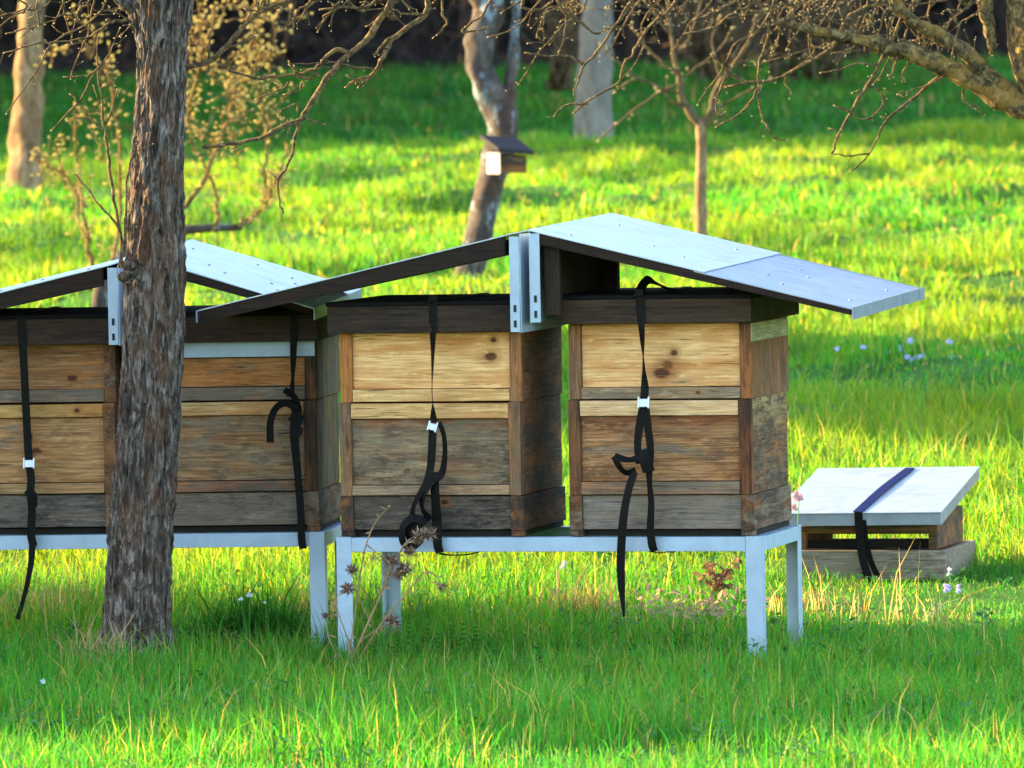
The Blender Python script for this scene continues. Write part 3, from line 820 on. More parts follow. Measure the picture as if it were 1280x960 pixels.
# ------------------------------------------------------------------ small hive on the ground at the right
def small_hive():
    D0 = 24.35
    # local frame: front plane of the body
    c = at(990, 745, D0)
    fr = Frame((c.x, c.y, gz(c.x, c.y)), R(-15))
    root = empty('small_beehive', fr.o, fr.yaw, label='small low hive standing in the grass under a slanted pale metal lid', cat='beehive')
    G = wood('small_hive_wood', (.34, .30, .255), (.17, .145, .125), weather=.55, grey=(.24, .225, .21), stain_amt=.12, seed=14, spots=.25)
    G2 = wood('small_hive_dark_wood', (.12, .085, .06), (.05, .035, .028), weather=.3, seed=15)
    P = fr.y(1182, 700, 0); Wb = P.x; D = .47
    z_led = fr.y(1100, 688, 0).z; z_bot = fr.y(1100, 726, 0).z
    m = MB()
    m.box((0, 0, z_bot), (Wb, .02, z_led)); m.box((0, .45, z_bot), (Wb, D, z_led)); m.box((0, .0205, z_bot), (.02, .4495, z_led)); m.box((Wb - .02, .0205, -.02), (Wb, .4495, z_led))
    m.box((.0205, .0205, z_bot + .002), (Wb - .0205, .4495, z_bot + .02))
    m.box((0, .0, -.03), (.09, .06, z_bot - .001)); m.box((Wb - .08, .0, -.03), (Wb - .021, .06, z_bot - .001))
    m.box((0, .40, -.03), (.09, .46, z_bot - .001))
    m.build('body', G, root, .003)
    z_t = fr.y(1100, 658, .02).z
    m = MB()   # upper rim with an open slot at the front
    xi0, xi1 = .02, Wb - .03
    m.box((xi0, .03, z_led + .001), (xi0 + .02, .42, z_t)); m.box((xi1 - .03, .03, z_led + .001), (xi1, .42, z_t + .04))
    m.box((xi0 + .0205, .03, z_t - .022), (xi1 - .0305, .055, z_t))
    m.box((xi0 + .0205, .395, z_t - .02), (xi1 - .0305, .42, z_t + .07)); zs0, zs1 = fr.y(1100, 673.5, .395).z, fr.y(1100, 667.5, .395).z
    m.build('rim', G2, root, .002); m = MB(); m.box((xi0 + .0205, .395, z_led + .001), (xi1 - .0305, .42, zs0)); m.box((xi0 + .0205, .395, zs1), (xi1 - .0305, .42, z_t - .0205))
    m.box((xi0 + .0205, .058, z_led + .0045), (xi1 - .0305, .075, fr.y(1100, 674.5, .06).z))
    m.box((xi0 + .0205, .02, z_led + .0015), (xi1 - .0305, .394, z_led + .004))
    m.build('inner_shade_board', M['dark'], root, .002)  # shade inside the slot given as near-black board colour
    # lid: metal clad slab tilted towards the front
    yl = -.05
    a0 = fr.y(971, 642, yl); a1 = fr.y(1176, 640, yl); b1 = fr.x(1224, 583, a1.x); b0 = Vector((a0.x, b1.y, b1.z + (a0.z - a1.z)))
    up = Vector((0, 0, 1)); th = .040
    side = MB()
    for p, q, o in ((a0, a1, Vector((0, .012, 0))), (b0, b1, Vector((0, -.012, 0)))):
        d = up * -th
        pts = [p + d, q + d, q + d + o, p + d + o, p - up * .003, q - up * .003, q - up * .003 + o, p - up * .003 + o]
        side.hexa(pts)
    for p, q, o in ((a0, b0, Vector((.012, 0, 0))), (a1, b1, Vector((-.012, 0, 0)))):
        p = p + Vector((0, .0125, 0)); q = q - Vector((0, .0125, 0)); d = up * -th
        side.hexa([p + d, q + d, q + d + o, p + d + o, p - up * .003, q - up * .003, q - up * .003 + o, p - up * .003 + o])
    lid = MB(); e = Vector((.003, 0, 0)); g = Vector((0, .003, 0))
    t = up * .003
    lid.hexa([a0 - e - g - t, a1 + e - g - t, b1 + e + g - t, b0 - e + g - t, a0 - e - g, a1 + e - g, b1 + e + g, b0 - e + g])
    lid.build('lid', M['lidmetal'], root, .001)
    side.build('lid_rim', M['galv_dull'], root, .001)
    # strap
    m = MB()
    s0 = fr.x; n = (a1 - a0).cross(b1 - a1).normalized()
    if n.z < 0: n = -n
    def on_lid(px, py, lift=.003):
        c, d = fr._r(px, py); k = (a0 - c).dot(n) / d.dot(n); return c + d * k + n * lift
    p0 = on_lid(1072, 641); p1 = on_lid(1104, 613, .006); p2 = on_lid(1138, 586)
    rr = curve([p0, p1, p2], 6); ribbon(m, rr, [.031] * len(rr), [0] * len(rr))
    wv = [.03] * 20
    def down(pts, wd):
        C = curve([fr.y(a, b, c) for a, b, c in pts], 5); ribbon(m, C, [wd] * len(C), [0] * len(C))
    m2, m = m, MB()
    down([(1073, 640, yl - .004), (1074, 660, yl - .006), (1077, 690, yl - .012), (1083, 715, yl - .02), (1091, 738, yl - .03)], .026)
    down([(1079, 650, yl - .002), (1083, 680, yl + .0), (1090, 705, yl), (1098, 722, yl)], .018)
    o = m2.build('strap', M['blue_strap'], None, label='dark blue strap slanting across the small hive lid', cat='strap'); o.matrix_world = fr.m
    m.build('strap_end', M['strap'], o)
    return fr
M['lidmetal'] = metal('pale_lid_sheet', (.25, .275, .31), .25, .4, (.16, .17, .19), .6, 8)
FS = small_hive()
print('small hive', FS.o)

# ------------------------------------------------------------------ trees
BARK_A = bark('furrowed_bark', (.012, .009, .0075), (.082, .062, .051), (.30, .255, .225), (.12, .05, .024), .55, 70, 15, bump=1.0)
def furrowed_trunk(name, pts, rad, parent, mat, sides=150, step=.0042, amp=.0115, freq=38, zf=8.5, seed=0.0):
    C = curve(pts, 8); zs = [p.z for p in C]; rr = lerp_list(rad, len(C))
    z0, z1 = zs[0], zs[-1]; n = int((z1 - z0) / step)
    zz_ = np.linspace(z0, z1, n); cx = np.interp(zz_, zs, [p.x for p in C]); cy = np.interp(zz_, zs, [p.y for p in C]); r0 = np.interp(zz_, zs, rr)
    v = []
    for i in range(n):
        for k in range(sides):
            a = 2 * math.pi * k / sides; ca, sa = math.cos(a), math.sin(a)
            R0 = .085; q = Vector((ca * R0 * freq + seed, sa * R0 * freq, zz_[i] * zf))
            wob = noise.noise(Vector((ca * 1.5, sa * 1.5, zz_[i] * 2.2 + seed)))
            q.x += wob * .8; q.y += noise.noise(Vector((sa, ca, zz_[i] * 3))) * .6
            rid = 1 - abs(noise.noise(q)) * 2.2
            fine = noise.noise(q * 3.1)
            crack = noise.noise(Vector((ca * 3 + seed, sa * 3, zz_[i] * 22)))
            rid2 = 1 - abs(noise.noise(Vector((q.x * 2.1 + 9, q.y * 2.1, q.z * 1.7)))) * 2.4
            h = max(rid, -.7) * .7 + max(rid2, -.6) * .4 + fine * .3 + (0.35 if crack > .26 else 0) * -1.0 - .15
            r = r0[i] * (1 + .05 * wob) + amp * (h - .4)
            v.append((cx[i] + ca * r, cy[i] + sa * r, zz_[i]))
    f = [(i * sides + k, i * sides + (k + 1) % sides, (i + 1) * sides + (k + 1) % sides, (i + 1) * sides + k) for i in range(n - 1) for k in range(sides)]
    f.append(tuple(range(sides))[::-1]); f.append(tuple((n - 1) * sides + k for k in range(sides)))
    me = bpy.data.meshes.new(name); me.from_pydata(v, [], f); me.update()
    return link_mesh(name, me, mat, parent)

class Twigs:
    """branch polylines traced in photo pixels at a distance, with side shoots and buds"""
    def __init__(s, root_loc): s.w = MB(); s.b = MB(); s.o = Vector(root_loc)
    def br(s, px, Y, r0, r1, shoots=1.0, bud=.0044, n=3, sides=6, jit=.006):
        r0 *= .76; r1 *= .7
        """px: list of (x, y[, dY]); radii in metres"""
        P = [at(q[0], q[1], Y + (q[2] if len(q) > 2 else 0)) - s.o for q in px]
        C = curve(P, n)
        rr = lerp_list([r0, (r0 + r1) * .5, r1], len(C))
        C = [c + Vector([random.uniform(-1, 1) * jit * .5 for _ in range(3)]) if 0 < i < len(C) - 1 else c for i, c in enumerate(C)]
        rr = [r * random.uniform(.85, 1.2) for r in rr]
        s.w.tube(C, rr, sides)
        s.shoots(C, rr, shoots, bud)
        return C
    def shoots(s, C, rr, dens, bud):
        L = sum((C[i + 1] - C[i]).length for i in range(len(C) - 1))
        for _ in range(int(L / .05 * dens)):
            i = random.randrange(1, len(C))
            t = (C[i] - C[i - 1]).normalized()
            d = (Vector([random.uniform(-1, 1) for _ in range(3)]) + t * .9).normalized(); d.y *= .6
            ln = random.choice((.008, .012, .02, .035, .06)) * random.uniform(.7, 1.3)
            p1 = C[i] + d * ln * .55 + Vector((0, 0, random.uniform(-.1, .25))) * ln; p2 = p1 + (d + Vector((0, 0, random.uniform(-.4, .6)))).normalized() * ln * .5
            r = max(.0012, min(rr[i] * .55, .0028))
            s.w.tube([C[i], p1, p2], [r, r * .85, r * .7], 5)
            s.b.blob(p2, bud * random.uniform(.35, .6), p2 - p1)
        e = (C[-1] - C[-2])
        if e.length > 1e-6: s.b.blob(C[-1], bud * .6, e)
    def build(s, parent, mat, budmat, name='branches', bname='buds'):
        o = s.w.build(name, mat, parent, smooth=True)
        s.b.build(bname, budmat, o, kind='stuff')
        return o

# --- tree in front of the left stand
YT = 22.05
def main_tree():
    base = at(172, 800, YT); base.z = gz(base.x, base.y)
    root = empty('orchard_tree', base, label='old tree with furrowed grey-brown bark, its bare trunk crossing the left hives', cat='tree')
    L = lambda x, y, dy=0: at(x, y, YT + dy) - base
    pts = [L(173, 830), L(172, 780), L(174, 720), L(181, 600), L(188, 500), L(192, 420), L(194, 330), L(196, 220), L(200, 120), L(202, 60), L(203, 10), L(203, -40)]
    rad = [pxm(q, YT) for q in (52, 43, 40, 40, 38.5, 37.5, 37, 33, 30, 30, 36, 40)]
    tr = furrowed_trunk('trunk', pts, rad, root, BARK_A)
    bm_ = MB(); c = L(158, 338, -.06)      # burl at the foot of the sprouts
    for k in range(7):
        bm_.blob(c + Vector((random.uniform(-.014, .018), random.uniform(-.02, .02), random.uniform(-.03, .02))), random.uniform(.012, .02), (random.uniform(-1, .2), -.6, random.uniform(-.4, .6)), 1.2, 8)
    bm_.build('burl', BARK_A, tr, smooth=True)
    # limbs above the frame
    lim = MB()
    def limb(p, r): 
        C = curve([L(*q) for q in p], 6); lim.tube(C, [q * (1 + .12 * math.sin(i * 2.3)) for i, q in enumerate(lerp_list([pxm(v, YT) for v in r], len(C)))], 12)
    limb([(203, -20), (190, -70), (150, -160, .1), (90, -300, .2)], [30, 24, 18, 12])
    limb([(203, -20), (225, -80), (300, -190, .1), (380, -380, .1)], [32, 26, 20, 14])
    limb([(220, -60), (300, -75), (420, -62), (540, -55), (640, -60)], [16, 12, 9, 7, 5])
    limb([(190, -30), (140, -50), (60, -60), (-40, -80)], [14, 10, 7, 5])
    limb([(172, 30), (165, 12), (150, -5), (140, -52)], [8, 8, 9, 9])
    lim.build('limb', BARK_A, root, smooth=True)
    T = Twigs(base); B = T.br
    R1 = pxm(4.5, YT)
    B([(225, 86), (262, 76), (285, 56), (310, 28), (332, 10), (366, -4), (400, -64)], YT, pxm(4.5, YT), pxm(3, YT))
    B([(279, 60), (300, 54), (320, 45)], YT, .006, .003)
    B([(500, -58), (490, 0), (475, 25), (455, 52), (425, 78), (402, 108), (382, 138), (375, 150), (350, 160), (325, 172), (300, 178), (253, 184)], YT, pxm(6, YT), pxm(2.8, YT), .7)
    B([(376, 150), (371, 165), (365, 190), (356, 214), (347, 226), (349, 252), (354, 267)], YT, pxm(3.2, YT), pxm(1.6, YT), .5)
    B([(376, 147), (384, 149), (392, 151), (405, 155)], YT, .005, .0035, .6)
    B([(437, 66), (420, 62), (404, 76), (392, 86), (370, 93), (345, 96), (318, 97), (285, 88)], YT, pxm(3.6, YT), pxm(2, YT), 1.2)
    B([(393, 84), (395, 92), (385, 97), (374, 95), (366, 84), (361, 77)], YT, pxm(2.8, YT), pxm(2, YT), 1)
    B([(425, 80), (448, 84), (468, 87)], YT, .005, .003, 1)
    B([(425, 78), (395, 79), (362, 81)], YT, .003, .002, .8)
    B([(362, 102), (350, 112), (320, 124)], YT, .004, .0025, .8)
    B([(378, 103), (373, 115), (355, 118)], YT, .004, .0025, .8)
    B([(372, 140), (372, 130), (352, 137), (350, 145)], YT, .0035, .0025, .8)
    B([(540, -56), (535, 0), (533, 18), (515, 30), (500, 42), (488, 52), (480, 70), (470, 88), (463, 96), (456, 103), (448, 109)], YT, pxm(5, YT), pxm(2.6, YT), 1)
    B([(464, 95), (450, 98), (440, 103), (432, 109)], YT, pxm(2.5, YT), pxm(2, YT), 1)
    B([(496, 45), (482, 52), (474, 60), (469, 70)], YT, pxm(2.8, YT), pxm(1.8, YT), 1)
    B([(533, 18), (520, 17), (505, 18), (492, 12)], YT, pxm(2.6, YT), pxm(1.6, YT), 1)
    B([(475, 25), (468, 28), (458, 33)], YT, .005, .003, 1)
    B([(640, -60), (620, -10), (605, 15), (592, 27), (580, 36), (580, 40), (595, 38), (609, 34)], YT, pxm(2.4, YT), pxm(1.8, YT), .8)
    B([(560, -56), (552, 10), (558, 30), (546, 44)], YT, pxm(2.4, YT), pxm(1.6, YT), .8)
    B([(460, -60), (475, -10), (455, 10), (430, 8), (400, 12)], YT, pxm(2.6, YT), pxm(1.6, YT), 1)
    B([(420, -60), (390, 0), (380, 8), (370, 16), (367, 33)], YT, pxm(2.6, YT), pxm(1.6, YT), .8)
    B([(345, -65), (330, 0), (340, 10), (365, 0), (392, -60)], YT, pxm(2.4, YT), pxm(1.6, YT), 1)
    B([(440, -60), (432, -10), (450, 14), (470, 3), (500, -20)], YT, pxm(2.2, YT), pxm(1.5, YT), 1.2)
    B([(510, -57), (500, -20), (505, 5), (520, 12)], YT, pxm(2.2, YT), pxm(1.5, YT), 1.2)
    # to the left of the trunk
    B([(172, 27), (158, 26), (140, 26), (133, 25)], YT, .008, .006, .3)
    B([(150, 27), (135, 30), (122, 40), (95, 50), (70, 52), (40, 56), (5, 66)], YT, pxm(2.4, YT), pxm(1.3, YT), 1)
    B([(120, -52), (113, 0), (100, 10), (97, 17), (80, 19), (60, 28), (40, 34), (8, 42)], YT, pxm(2.6, YT), pxm(1.4, YT), 1)
    B([(140, -50), (132, 0), (125, 16), (100, 35), (75, 48), (62, 57), (50, 80), (35, 105), (8, 142)], YT, pxm(2.2, YT), pxm(1.1, YT), .6)
    B([(70, -60), (50, -5), (46, 15), (48, 30), (40, 38)], YT, pxm(2, YT), pxm(1.3, YT), 1)
    B([(30, -70), (20, -10), (35, 8), (10, 25), (-20, 45)], YT, pxm(2, YT), pxm(1.3, YT), 1)
    B([(100, -55), (60, 5), (30, 12), (0, 20)], YT, pxm(1.8, YT), pxm(1.2, YT), 1)
    rl = random.Random(8)
    for k in range(9):                   # thin drooping twigs over the upper left corner
        x = rl.uniform(20, 235); d = rl.uniform(.2, 1.4); a, b_ = x, -58; p = [(a, b_, 0)]; sg = rl.choice((-1, -1, -1, 1)); st = rl.uniform(.4, 1.5)
        for q in range(rl.randint(4, 6)):
            a += sg * rl.uniform(4, 30) * st; b_ += rl.uniform(6, 30) / st ** .5; p.append((a, b_ + rl.uniform(-8, 8), d))
        B(p, YT, pxm(2.0, YT), pxm(1.1, YT), .8)
    for k in range(7):
        x = rl.uniform(245, 640)
        B([(x, -58), (x - rl.uniform(-5, 15), rl.uniform(-20, -5)), (x - rl.uniform(5, 30), rl.uniform(0, 15)), (x - rl.uniform(20, 50), rl.uniform(5, 40))], YT, pxm(2.2, YT), pxm(1.3, YT), 1.2)
    # water sprouts from the burl
    B([(150, 335), (151, 300), (147, 275), (140, 235), (136, 200), (132, 175), (128, 140), (125, 110), (122, 85), (123, 45)], YT - .07, pxm(3.0, YT), pxm(1.6, YT), .5)
    B([(132, 155), (140, 140), (146, 112)], YT - .07, .0045, .003, .8)
    B([(128, 163), (115, 150), (100, 130), (88, 118)], YT - .07, .004, .003, .6)
    B([(99, 128), (82, 145), (64, 163)], YT - .07, .0035, .002, .4)
    B([(99, 128), (112, 100), (122, 85), (138, 65), (150, 35)], YT - .07, .0035, .002, .6)
    B([(122, 87), (105, 95), (80, 96)], YT - .07, .0035, .002, .6)
    B([(150, 290), (142, 275), (125, 258), (108, 235), (92, 217)], YT - .09, .0045, .0025, 1.4)
    B([(152, 335), (155, 300), (158, 250), (160, 215), (170, 180)], YT - .10, pxm(2.6, YT), pxm(1.8, YT), 1.0)
    T.build(root, M['twig'], M['bud'])
main_tree()

# --- tree at the right edge, its limbs reaching into the picture
MOSSY = bark('mossy_limb_bark', (.018, .013, .009), (.095, .066, .03), (.34, .23, .085), (.30, .17, .035), .6, 40, 30, bump=1.0)
def right_tree():
    YB = 25.2
    base = at(1430, 700, YB); base.z = gz(base.x, base.y)
    root = empty('orchard_tree', base, label='mossy tree at the right edge, thick bare limbs reaching in from the upper corner', cat='tree')
    L = lambda q, Y=YB: at(q[0], q[1], Y + (q[2] if len(q) > 2 else 0)) - base
    def tub(name, p, r, par, sides=14):
        C = curve([L(q) for q in p], 7); m = MB(); rr = lerp_list([pxm(v, YB) for v in r], len(C))
        n = 20; m.tube(C, rr, n)
        m.v = [tuple(Vector(v) + Vector((noise.noise(Vector(v) * 30), noise.noise(Vector(v) * 31 + Vector((5, 5, 5))), noise.noise(Vector(v) * 29 + Vector((9, 1, 4))))) * pxm(4, YB) * min(1, r[0] / 14)) for v in m.v]
        return m.build(name, MOSSY, par, smooth=True)
    tr = tub('trunk', [(1430, 730), (1425, 500), (1400, 300), (1360, 195), (1316, 118), (1292, 50), (1288, -60), (1296, -200)], [62, 58, 50, 42, 36, 32, 26, 18], root)
    tub('limb', [(1345, 175), (1290, 140), (1250, 122), (1225, 106), (1190, 88), (1150, 70), (1120, 62), (1080, 50), (1040, 43), (1000, 33), (965, 24)], [19, 16, 14, 12, 12, 10, 9, 8, 6, 4], root)
    tub('limb', [(1335, 155), (1280, 128), (1235, 95), (1205, 65), (1175, 45), (1150, 32), (1130, 18), (1105, -20), (1060, -80)], [15, 12, 11, 10, 9, 8, 7, 6], root)
    tub('limb', [(1240, -60), (1230, -10), (1236, 30), (1240, 66)], [12, 11, 8, 4], root)
    tub('limb', [(1282, -20), (1240, -58), (1180, -75), (1080, -80), (960, -78), (840, -72), (740, -66), (660, -60)], [18, 15, 12, 10, 8, 7, 6, 5], root)
    T = Twigs(base)
    YN = YB
    def B(p, r0=2.6, r1=1.5, sh=.7, dY=0, bud=.005):
        T.br(p, YN + dY, pxm(r0, YN), pxm(r1, YN), sh, bud)
    B([(1130, -78), (1100, 0), (1085, 8), (1062, 20), (1050, 40), (1043, 55), (1032, 66), (1010, 78), (985, 92), (960, 102), (935, 103), (908, 109)], 4.2, 2.2)
    B([(935, 103), (920, 96), (908, 88), (889, 68)], 2.6, 1.8)
    B([(1135, -78), (1127, 0), (1126, 25), (1118, 45), (1108, 65), (1097, 85), (1085, 107), (1072, 125), (1060, 148), (1048, 172), (1039, 193)], 3.8, 2.0, .4)
    B([(1098, 80), (1070, 80), (1052, 87), (1026, 91)], 2, 1.4)
    B([(1064, 140), (1052, 135), (1043, 132)], 2, 1.4, .5)
    B([(1085, 107), (1098, 113), (1103, 125)], 1.8, 1.3, .8)
    B([(1064, 142), (1078, 150), (1095, 140), (1108, 124)], 1.5, 1.2, .4)
    B([(1160, -78), (1145, 0), (1137, 25), (1130, 50), (1124, 68), (1115, 92), (1112, 98)], 2.4, 1.4)
    B([(1135, 30), (1142, 42), (1146, 46)], 1.8, 1.4, .8)
    B([(980, -78), (968, 0), (962, 30), (957, 55), (950, 75), (948, 105), (949, 130), (955, 150), (968, 172), (983, 175)], 2.6, 1.5)
    B([(948, 110), (938, 128), (920, 145), (895, 159)], 2, 1.3)
    B([(968, 5), (948, 40), (930, 50), (915, 72), (908, 92), (900, 115), (895, 135), (900, 146), (906, 140)], 2.4, 1.4)
    B([(930, 48), (915, 58), (905, 85), (885, 110), (872, 131)], 2, 1.2)
    B([(960, -78), (940, 0), (925, 12), (905, 25), (895, 33), (870, 40), (855, 42)], 3, 2.2, .5)
    B([(960, -70), (925, -5), (905, 8), (890, 16), (868, 24)], 2.8, 2, .5)
    B([(810, -72), (790, 0), (775, 25), (760, 45), (740, 72), (728, 85), (723, 100), (717, 118)], 2.8, 1.6, .5)
    B([(729, 80), (715, 72), (700, 69), (680, 70), (657, 66)], 2.2, 1.5, .5)
    B([(870, -74), (845, 3), (820, 25), (808, 38), (800, 50), (790, 68), (780, 80), (775, 100), (768, 107), (745, 120), (728, 132), (717, 141)], 2.8, 1.8, .3)
    B([(735, 130), (722, 130), (708, 131), (693, 145)], 2, 1.6, .4)
    B([(700, -64), (697, 0), (712, 20), (725, 28), (736, 36), (745, 41), (757, 38), (772, 28), (800, -20)], 2.4, 1.5, .8)
    B([(708, 12), (706, 40), (700, 62)], 1.6, 1.2, .8)
    B([(735, 36), (715, 18), (708, 8)], 2, 1.8, .6)
    B([(670, -60), (652, 4), (660, 11), (676, 12), (690, 2)], 2.6, 2.2, .5)
    B([(820, -70), (812, 0), (824, 20), (815, 40)], 2, 1.4, .8)
    B([(1040, -78), (1036, 0), (1010, 15), (988, 24), (985, 26)], 2.8, 1.8, .6)
    B([(1010, 10), (1012, 30), (1010, 50), (1014, 70)], 1.6, 1.1, .8)
    B([(990, -78), (985, 0), (992, 5), (960, 7), (930, 5)], 1.8, 1.2, .7)
    B([(1090, -40), (1084, 10), (1078, 30), (1070, 50), (1063, 62), (1040, 67)], 2.2, 1.4, .8)
    B([(1062, 20), (1066, 35), (1075, 45), (1070, 33), (1080, 12)], 1.8, 1.4, .8)
    B([(1200, -70), (1190, -5), (1160, 3), (1130, 4)], 1.8, 1.2, .6)
    B([(1225, -60), (1200, 8), (1190, 12), (1180, 14)], 2, 1.5, .6)
    B([(1215, 0), (1205, 12), (1190, 25), (1172, 40)], 1.4, 1.1, .4)
    B([(1178, 92, .1), (1160, 108, .1), (1145, 120, .1), (1120, 140), (1110, 148), (1100, 165), (1090, 185), (1075, 205), (1063, 214)], 3, 1.4, .5, .4)
    B([(1088, 192), (1065, 194), (1041, 193)], 1.6, 1.1, .4, .4)
    B([(1208, 104), (1203, 118), (1212, 132), (1230, 143)], 1.8, 1.3, 1)
    B([(1190, 88), (1165, 104), (1143, 112), (1122, 118)], 1.6, 1.0, 1.2)
    B([(1105, 58), (1095, 52), (1060, 48), (1030, 60)], 2.2, 1.3, 1)
    B([(1160, 75), (1140, 55), (1110, 45), (1080, 47)], 2, 1.2, 1)
    rl = random.Random(21)
    for k in range(24):                     # thin budding twigs hanging from the long limb above
        x = rl.uniform(655, 1235); dd = rl.uniform(-.3, 1.2); L_ = rl.uniform(.5, 1.5)
        p = [(x, -64, 0), (x - rl.uniform(-10, 15), -20, dd * .6)]
        a, b_ = x, -20
        for q in range(rl.randint(3, 5)):
            a -= rl.uniform(-8, 30) * L_; b_ += rl.uniform(8, 30) * L_; p.append((a, b_, dd))
        B(p, rl.uniform(1.6, 2.4), 1.1, 1.0)
    for k in range(9):                     # farther boughs of the same crown, out of focus
        x = rl.uniform(900, 1300); dd = rl.uniform(2.5, 5)
        y0 = rl.uniform(-60, 30)
        B([(min(x + 50, 1265), -74, 0), (x, y0 - 40, dd), (x - rl.uniform(20, 60), y0, dd), (x - rl.uniform(70, 140), y0 + rl.uniform(0, 40), dd), (x - rl.uniform(150, 240), y0 + rl.uniform(10, 80), dd)], 2.4, 1.1, 1.2)
    for k in range(26):                     # short spurs on the thick limbs
        x = random.uniform(1000, 1230); y = 40 + (x - 1000) * .30
        B([(x, y), (x + random.uniform(-14, 14), y - random.uniform(10, 30)), (x + random.uniform(-25, 25), y - random.uniform(20, 55))], 1.6, 1.0, 1.2)
    T.build(root, M['twig'], M['bud'])
right_tree()

# --- background trees
def simple_tree(name, base_px, Y, pts, rad, mat, label, limbs=(), twigs=(), group=None, cat='tree', twmat=None, budmat=None, bud=.012, amp=.02):
    b = at(base_px[0], base_px[1], Y); b.z = gz(b.x, b.y)
    root = empty(name, b, label=label, cat=cat, group=group)
    def tub(p, r, nm):
        C = curve([at(q[0], q[1], Y + (q[2] if len(q) > 2 else 0)) - b for q in p], 6)
        m = MB(); m.tube(C, lerp_list([pxm(v, Y) for v in r], len(C)), 20)
        m.v = [tuple(Vector(v) + Vector([noise.noise(Vector(v) * 9 + Vector((k * 7, k, 3))) for k in range(3)]) * amp) for v in m.v]
        return m.build(nm, mat, root, smooth=True)
    tub(pts, rad, 'trunk')
    for p, r in limbs: tub(p, r, 'limb')
    if twigs:
        T = Twigs(b)
        for p, r0, r1, sh in twigs: T.br(p, Y, pxm(r0, Y), pxm(r1, Y), sh, bud, jit=.01)
        T.build(root, twmat or M['twig'], budmat or M['bud'])
    return root
LICH = bark('lichen_bark', (.025, .02, .02), (.075, .06, .056), (.16, .14, .13), (.08, .04, .026), .5, 12, 6, lichen=(.17, .21, .25), bump=1.0)
PALEB = bark('pale_smooth_bark', (.09, .08, .07), (.16, .145, .125), (.24, .22, .19), (.13, .11, .09), .4, 7, 4, bump=.4)
WARMB = bark('warm_bark', (.06, .036, .02), (.21, .13, .07), (.40, .27, .15), (.2, .1, .05), .4, 14, 6, bump=.9)
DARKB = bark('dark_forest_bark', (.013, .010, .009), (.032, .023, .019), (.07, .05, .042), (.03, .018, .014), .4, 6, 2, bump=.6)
simple_tree('crooked_tree', (592, 372), 41, [(572, 400), (585, 350), (602, 280), (618, 215), (628, 165), (622, 130), (606, 100), (600, 75), (602, 45), (612, 15), (622, -40), (640, -140)],
            [21, 19.5, 18, 17, 19.5, 20.5, 18, 18.5, 18, 18, 16, 13], LICH, 'crooked lichen-covered tree carrying the bird box',
            limbs=[([(630, 165), (638, 110), (643, 60), (645, 10), (648, -60)], [9, 7, 6.5, 6, 5.5]), ([(614, 10), (560, -50), (500, -110)], [14, 10, 6])], amp=.025)
simple_tree('pale_tree', (741, 192), 62, [(738, 205), (741, 185), (743, 100), (747, 0), (750, -150), (752, -400)], [27, 25, 22, 20, 17, 10], PALEB, 'stout pale smooth trunk in the shade behind the right roof',
            limbs=[([(748, -100), (780, -200), (860, -330)], [10, 8, 4]), ([(749, -160), (700, -260), (640, -340)], [10, 7, 4])], amp=.02)
simple_tree('sunlit_tree', (28, 250), 54, [(28, 262), (30, 235), (33, 150), (38, 60), (42, -30), (46, -300)], [24, 22, 20, 17, 15, 8], WARMB, 'sunlit reddish trunk at the far left of the meadow',
            limbs=[([(42, -40), (90, -130), (150, -200)], [8, 6, 3]), ([(40, -20), (0, -100), (-60, -170)], [8, 6, 3])], amp=.03)
sap_tw = [([(876, 160), (862, 138), (851, 120), (848, 95), (843, 70), (838, 30), (830, -20)], 7.5, 2, .5), ([(876, 160), (888, 142), (893, 120), (903, 100), (918, 80), (935, 55), (945, 20)], 7.5, 2, .5),
          ([(848, 95), (830, 80), (810, 60), (790, 35)], 2.4, 1.3, .6), ([(851, 118), (830, 112), (800, 98), (770, 75), (750, 55)], 2.4, 1.2, .6), ([(843, 70), (860, 50), (870, 20), (880, -10)], 2.4, 1.3, .6),
          ([(903, 100), (895, 80), (890, 50), (900, 20)], 2.2, 1.2, .6), ([(918, 80), (940, 75), (965, 60)], 2, 1.1, .6), ([(840, 45), (820, 20), (805, 0)], 2, 1.1, .6), ([(888, 140), (910, 128), (930, 115), (950, 108)], 2, 1.1, .6),
          ([(860, 135), (845, 130), (826, 116), (800, 132), (775, 152), (748, 176)], 2.2, 1.5, .8), ([(826, 116), (850, 100), (880, 78), (905, 55), (915, 35)], 2, 1.2, .8), ([(800, 98), (780, 105), (768, 115)], 2, 1, .8)]
simple_tree('sapling', (877, 352), 39.5, [(879, 372), (878, 340), (876, 250), (877, 195), (876, 156), (876, 148)], [9, 8, 7.5, 7, 7, 3], WARMB, 'slim young tree with a forked top standing behind the right roof', twigs=sap_tw, amp=.006,
            twmat=bark('sapling_twig', (.04, .027, .014), (.10, .07, .04), (.18, .13, .07), (.16, .1, .03), .4, 30, 30, bump=.2))

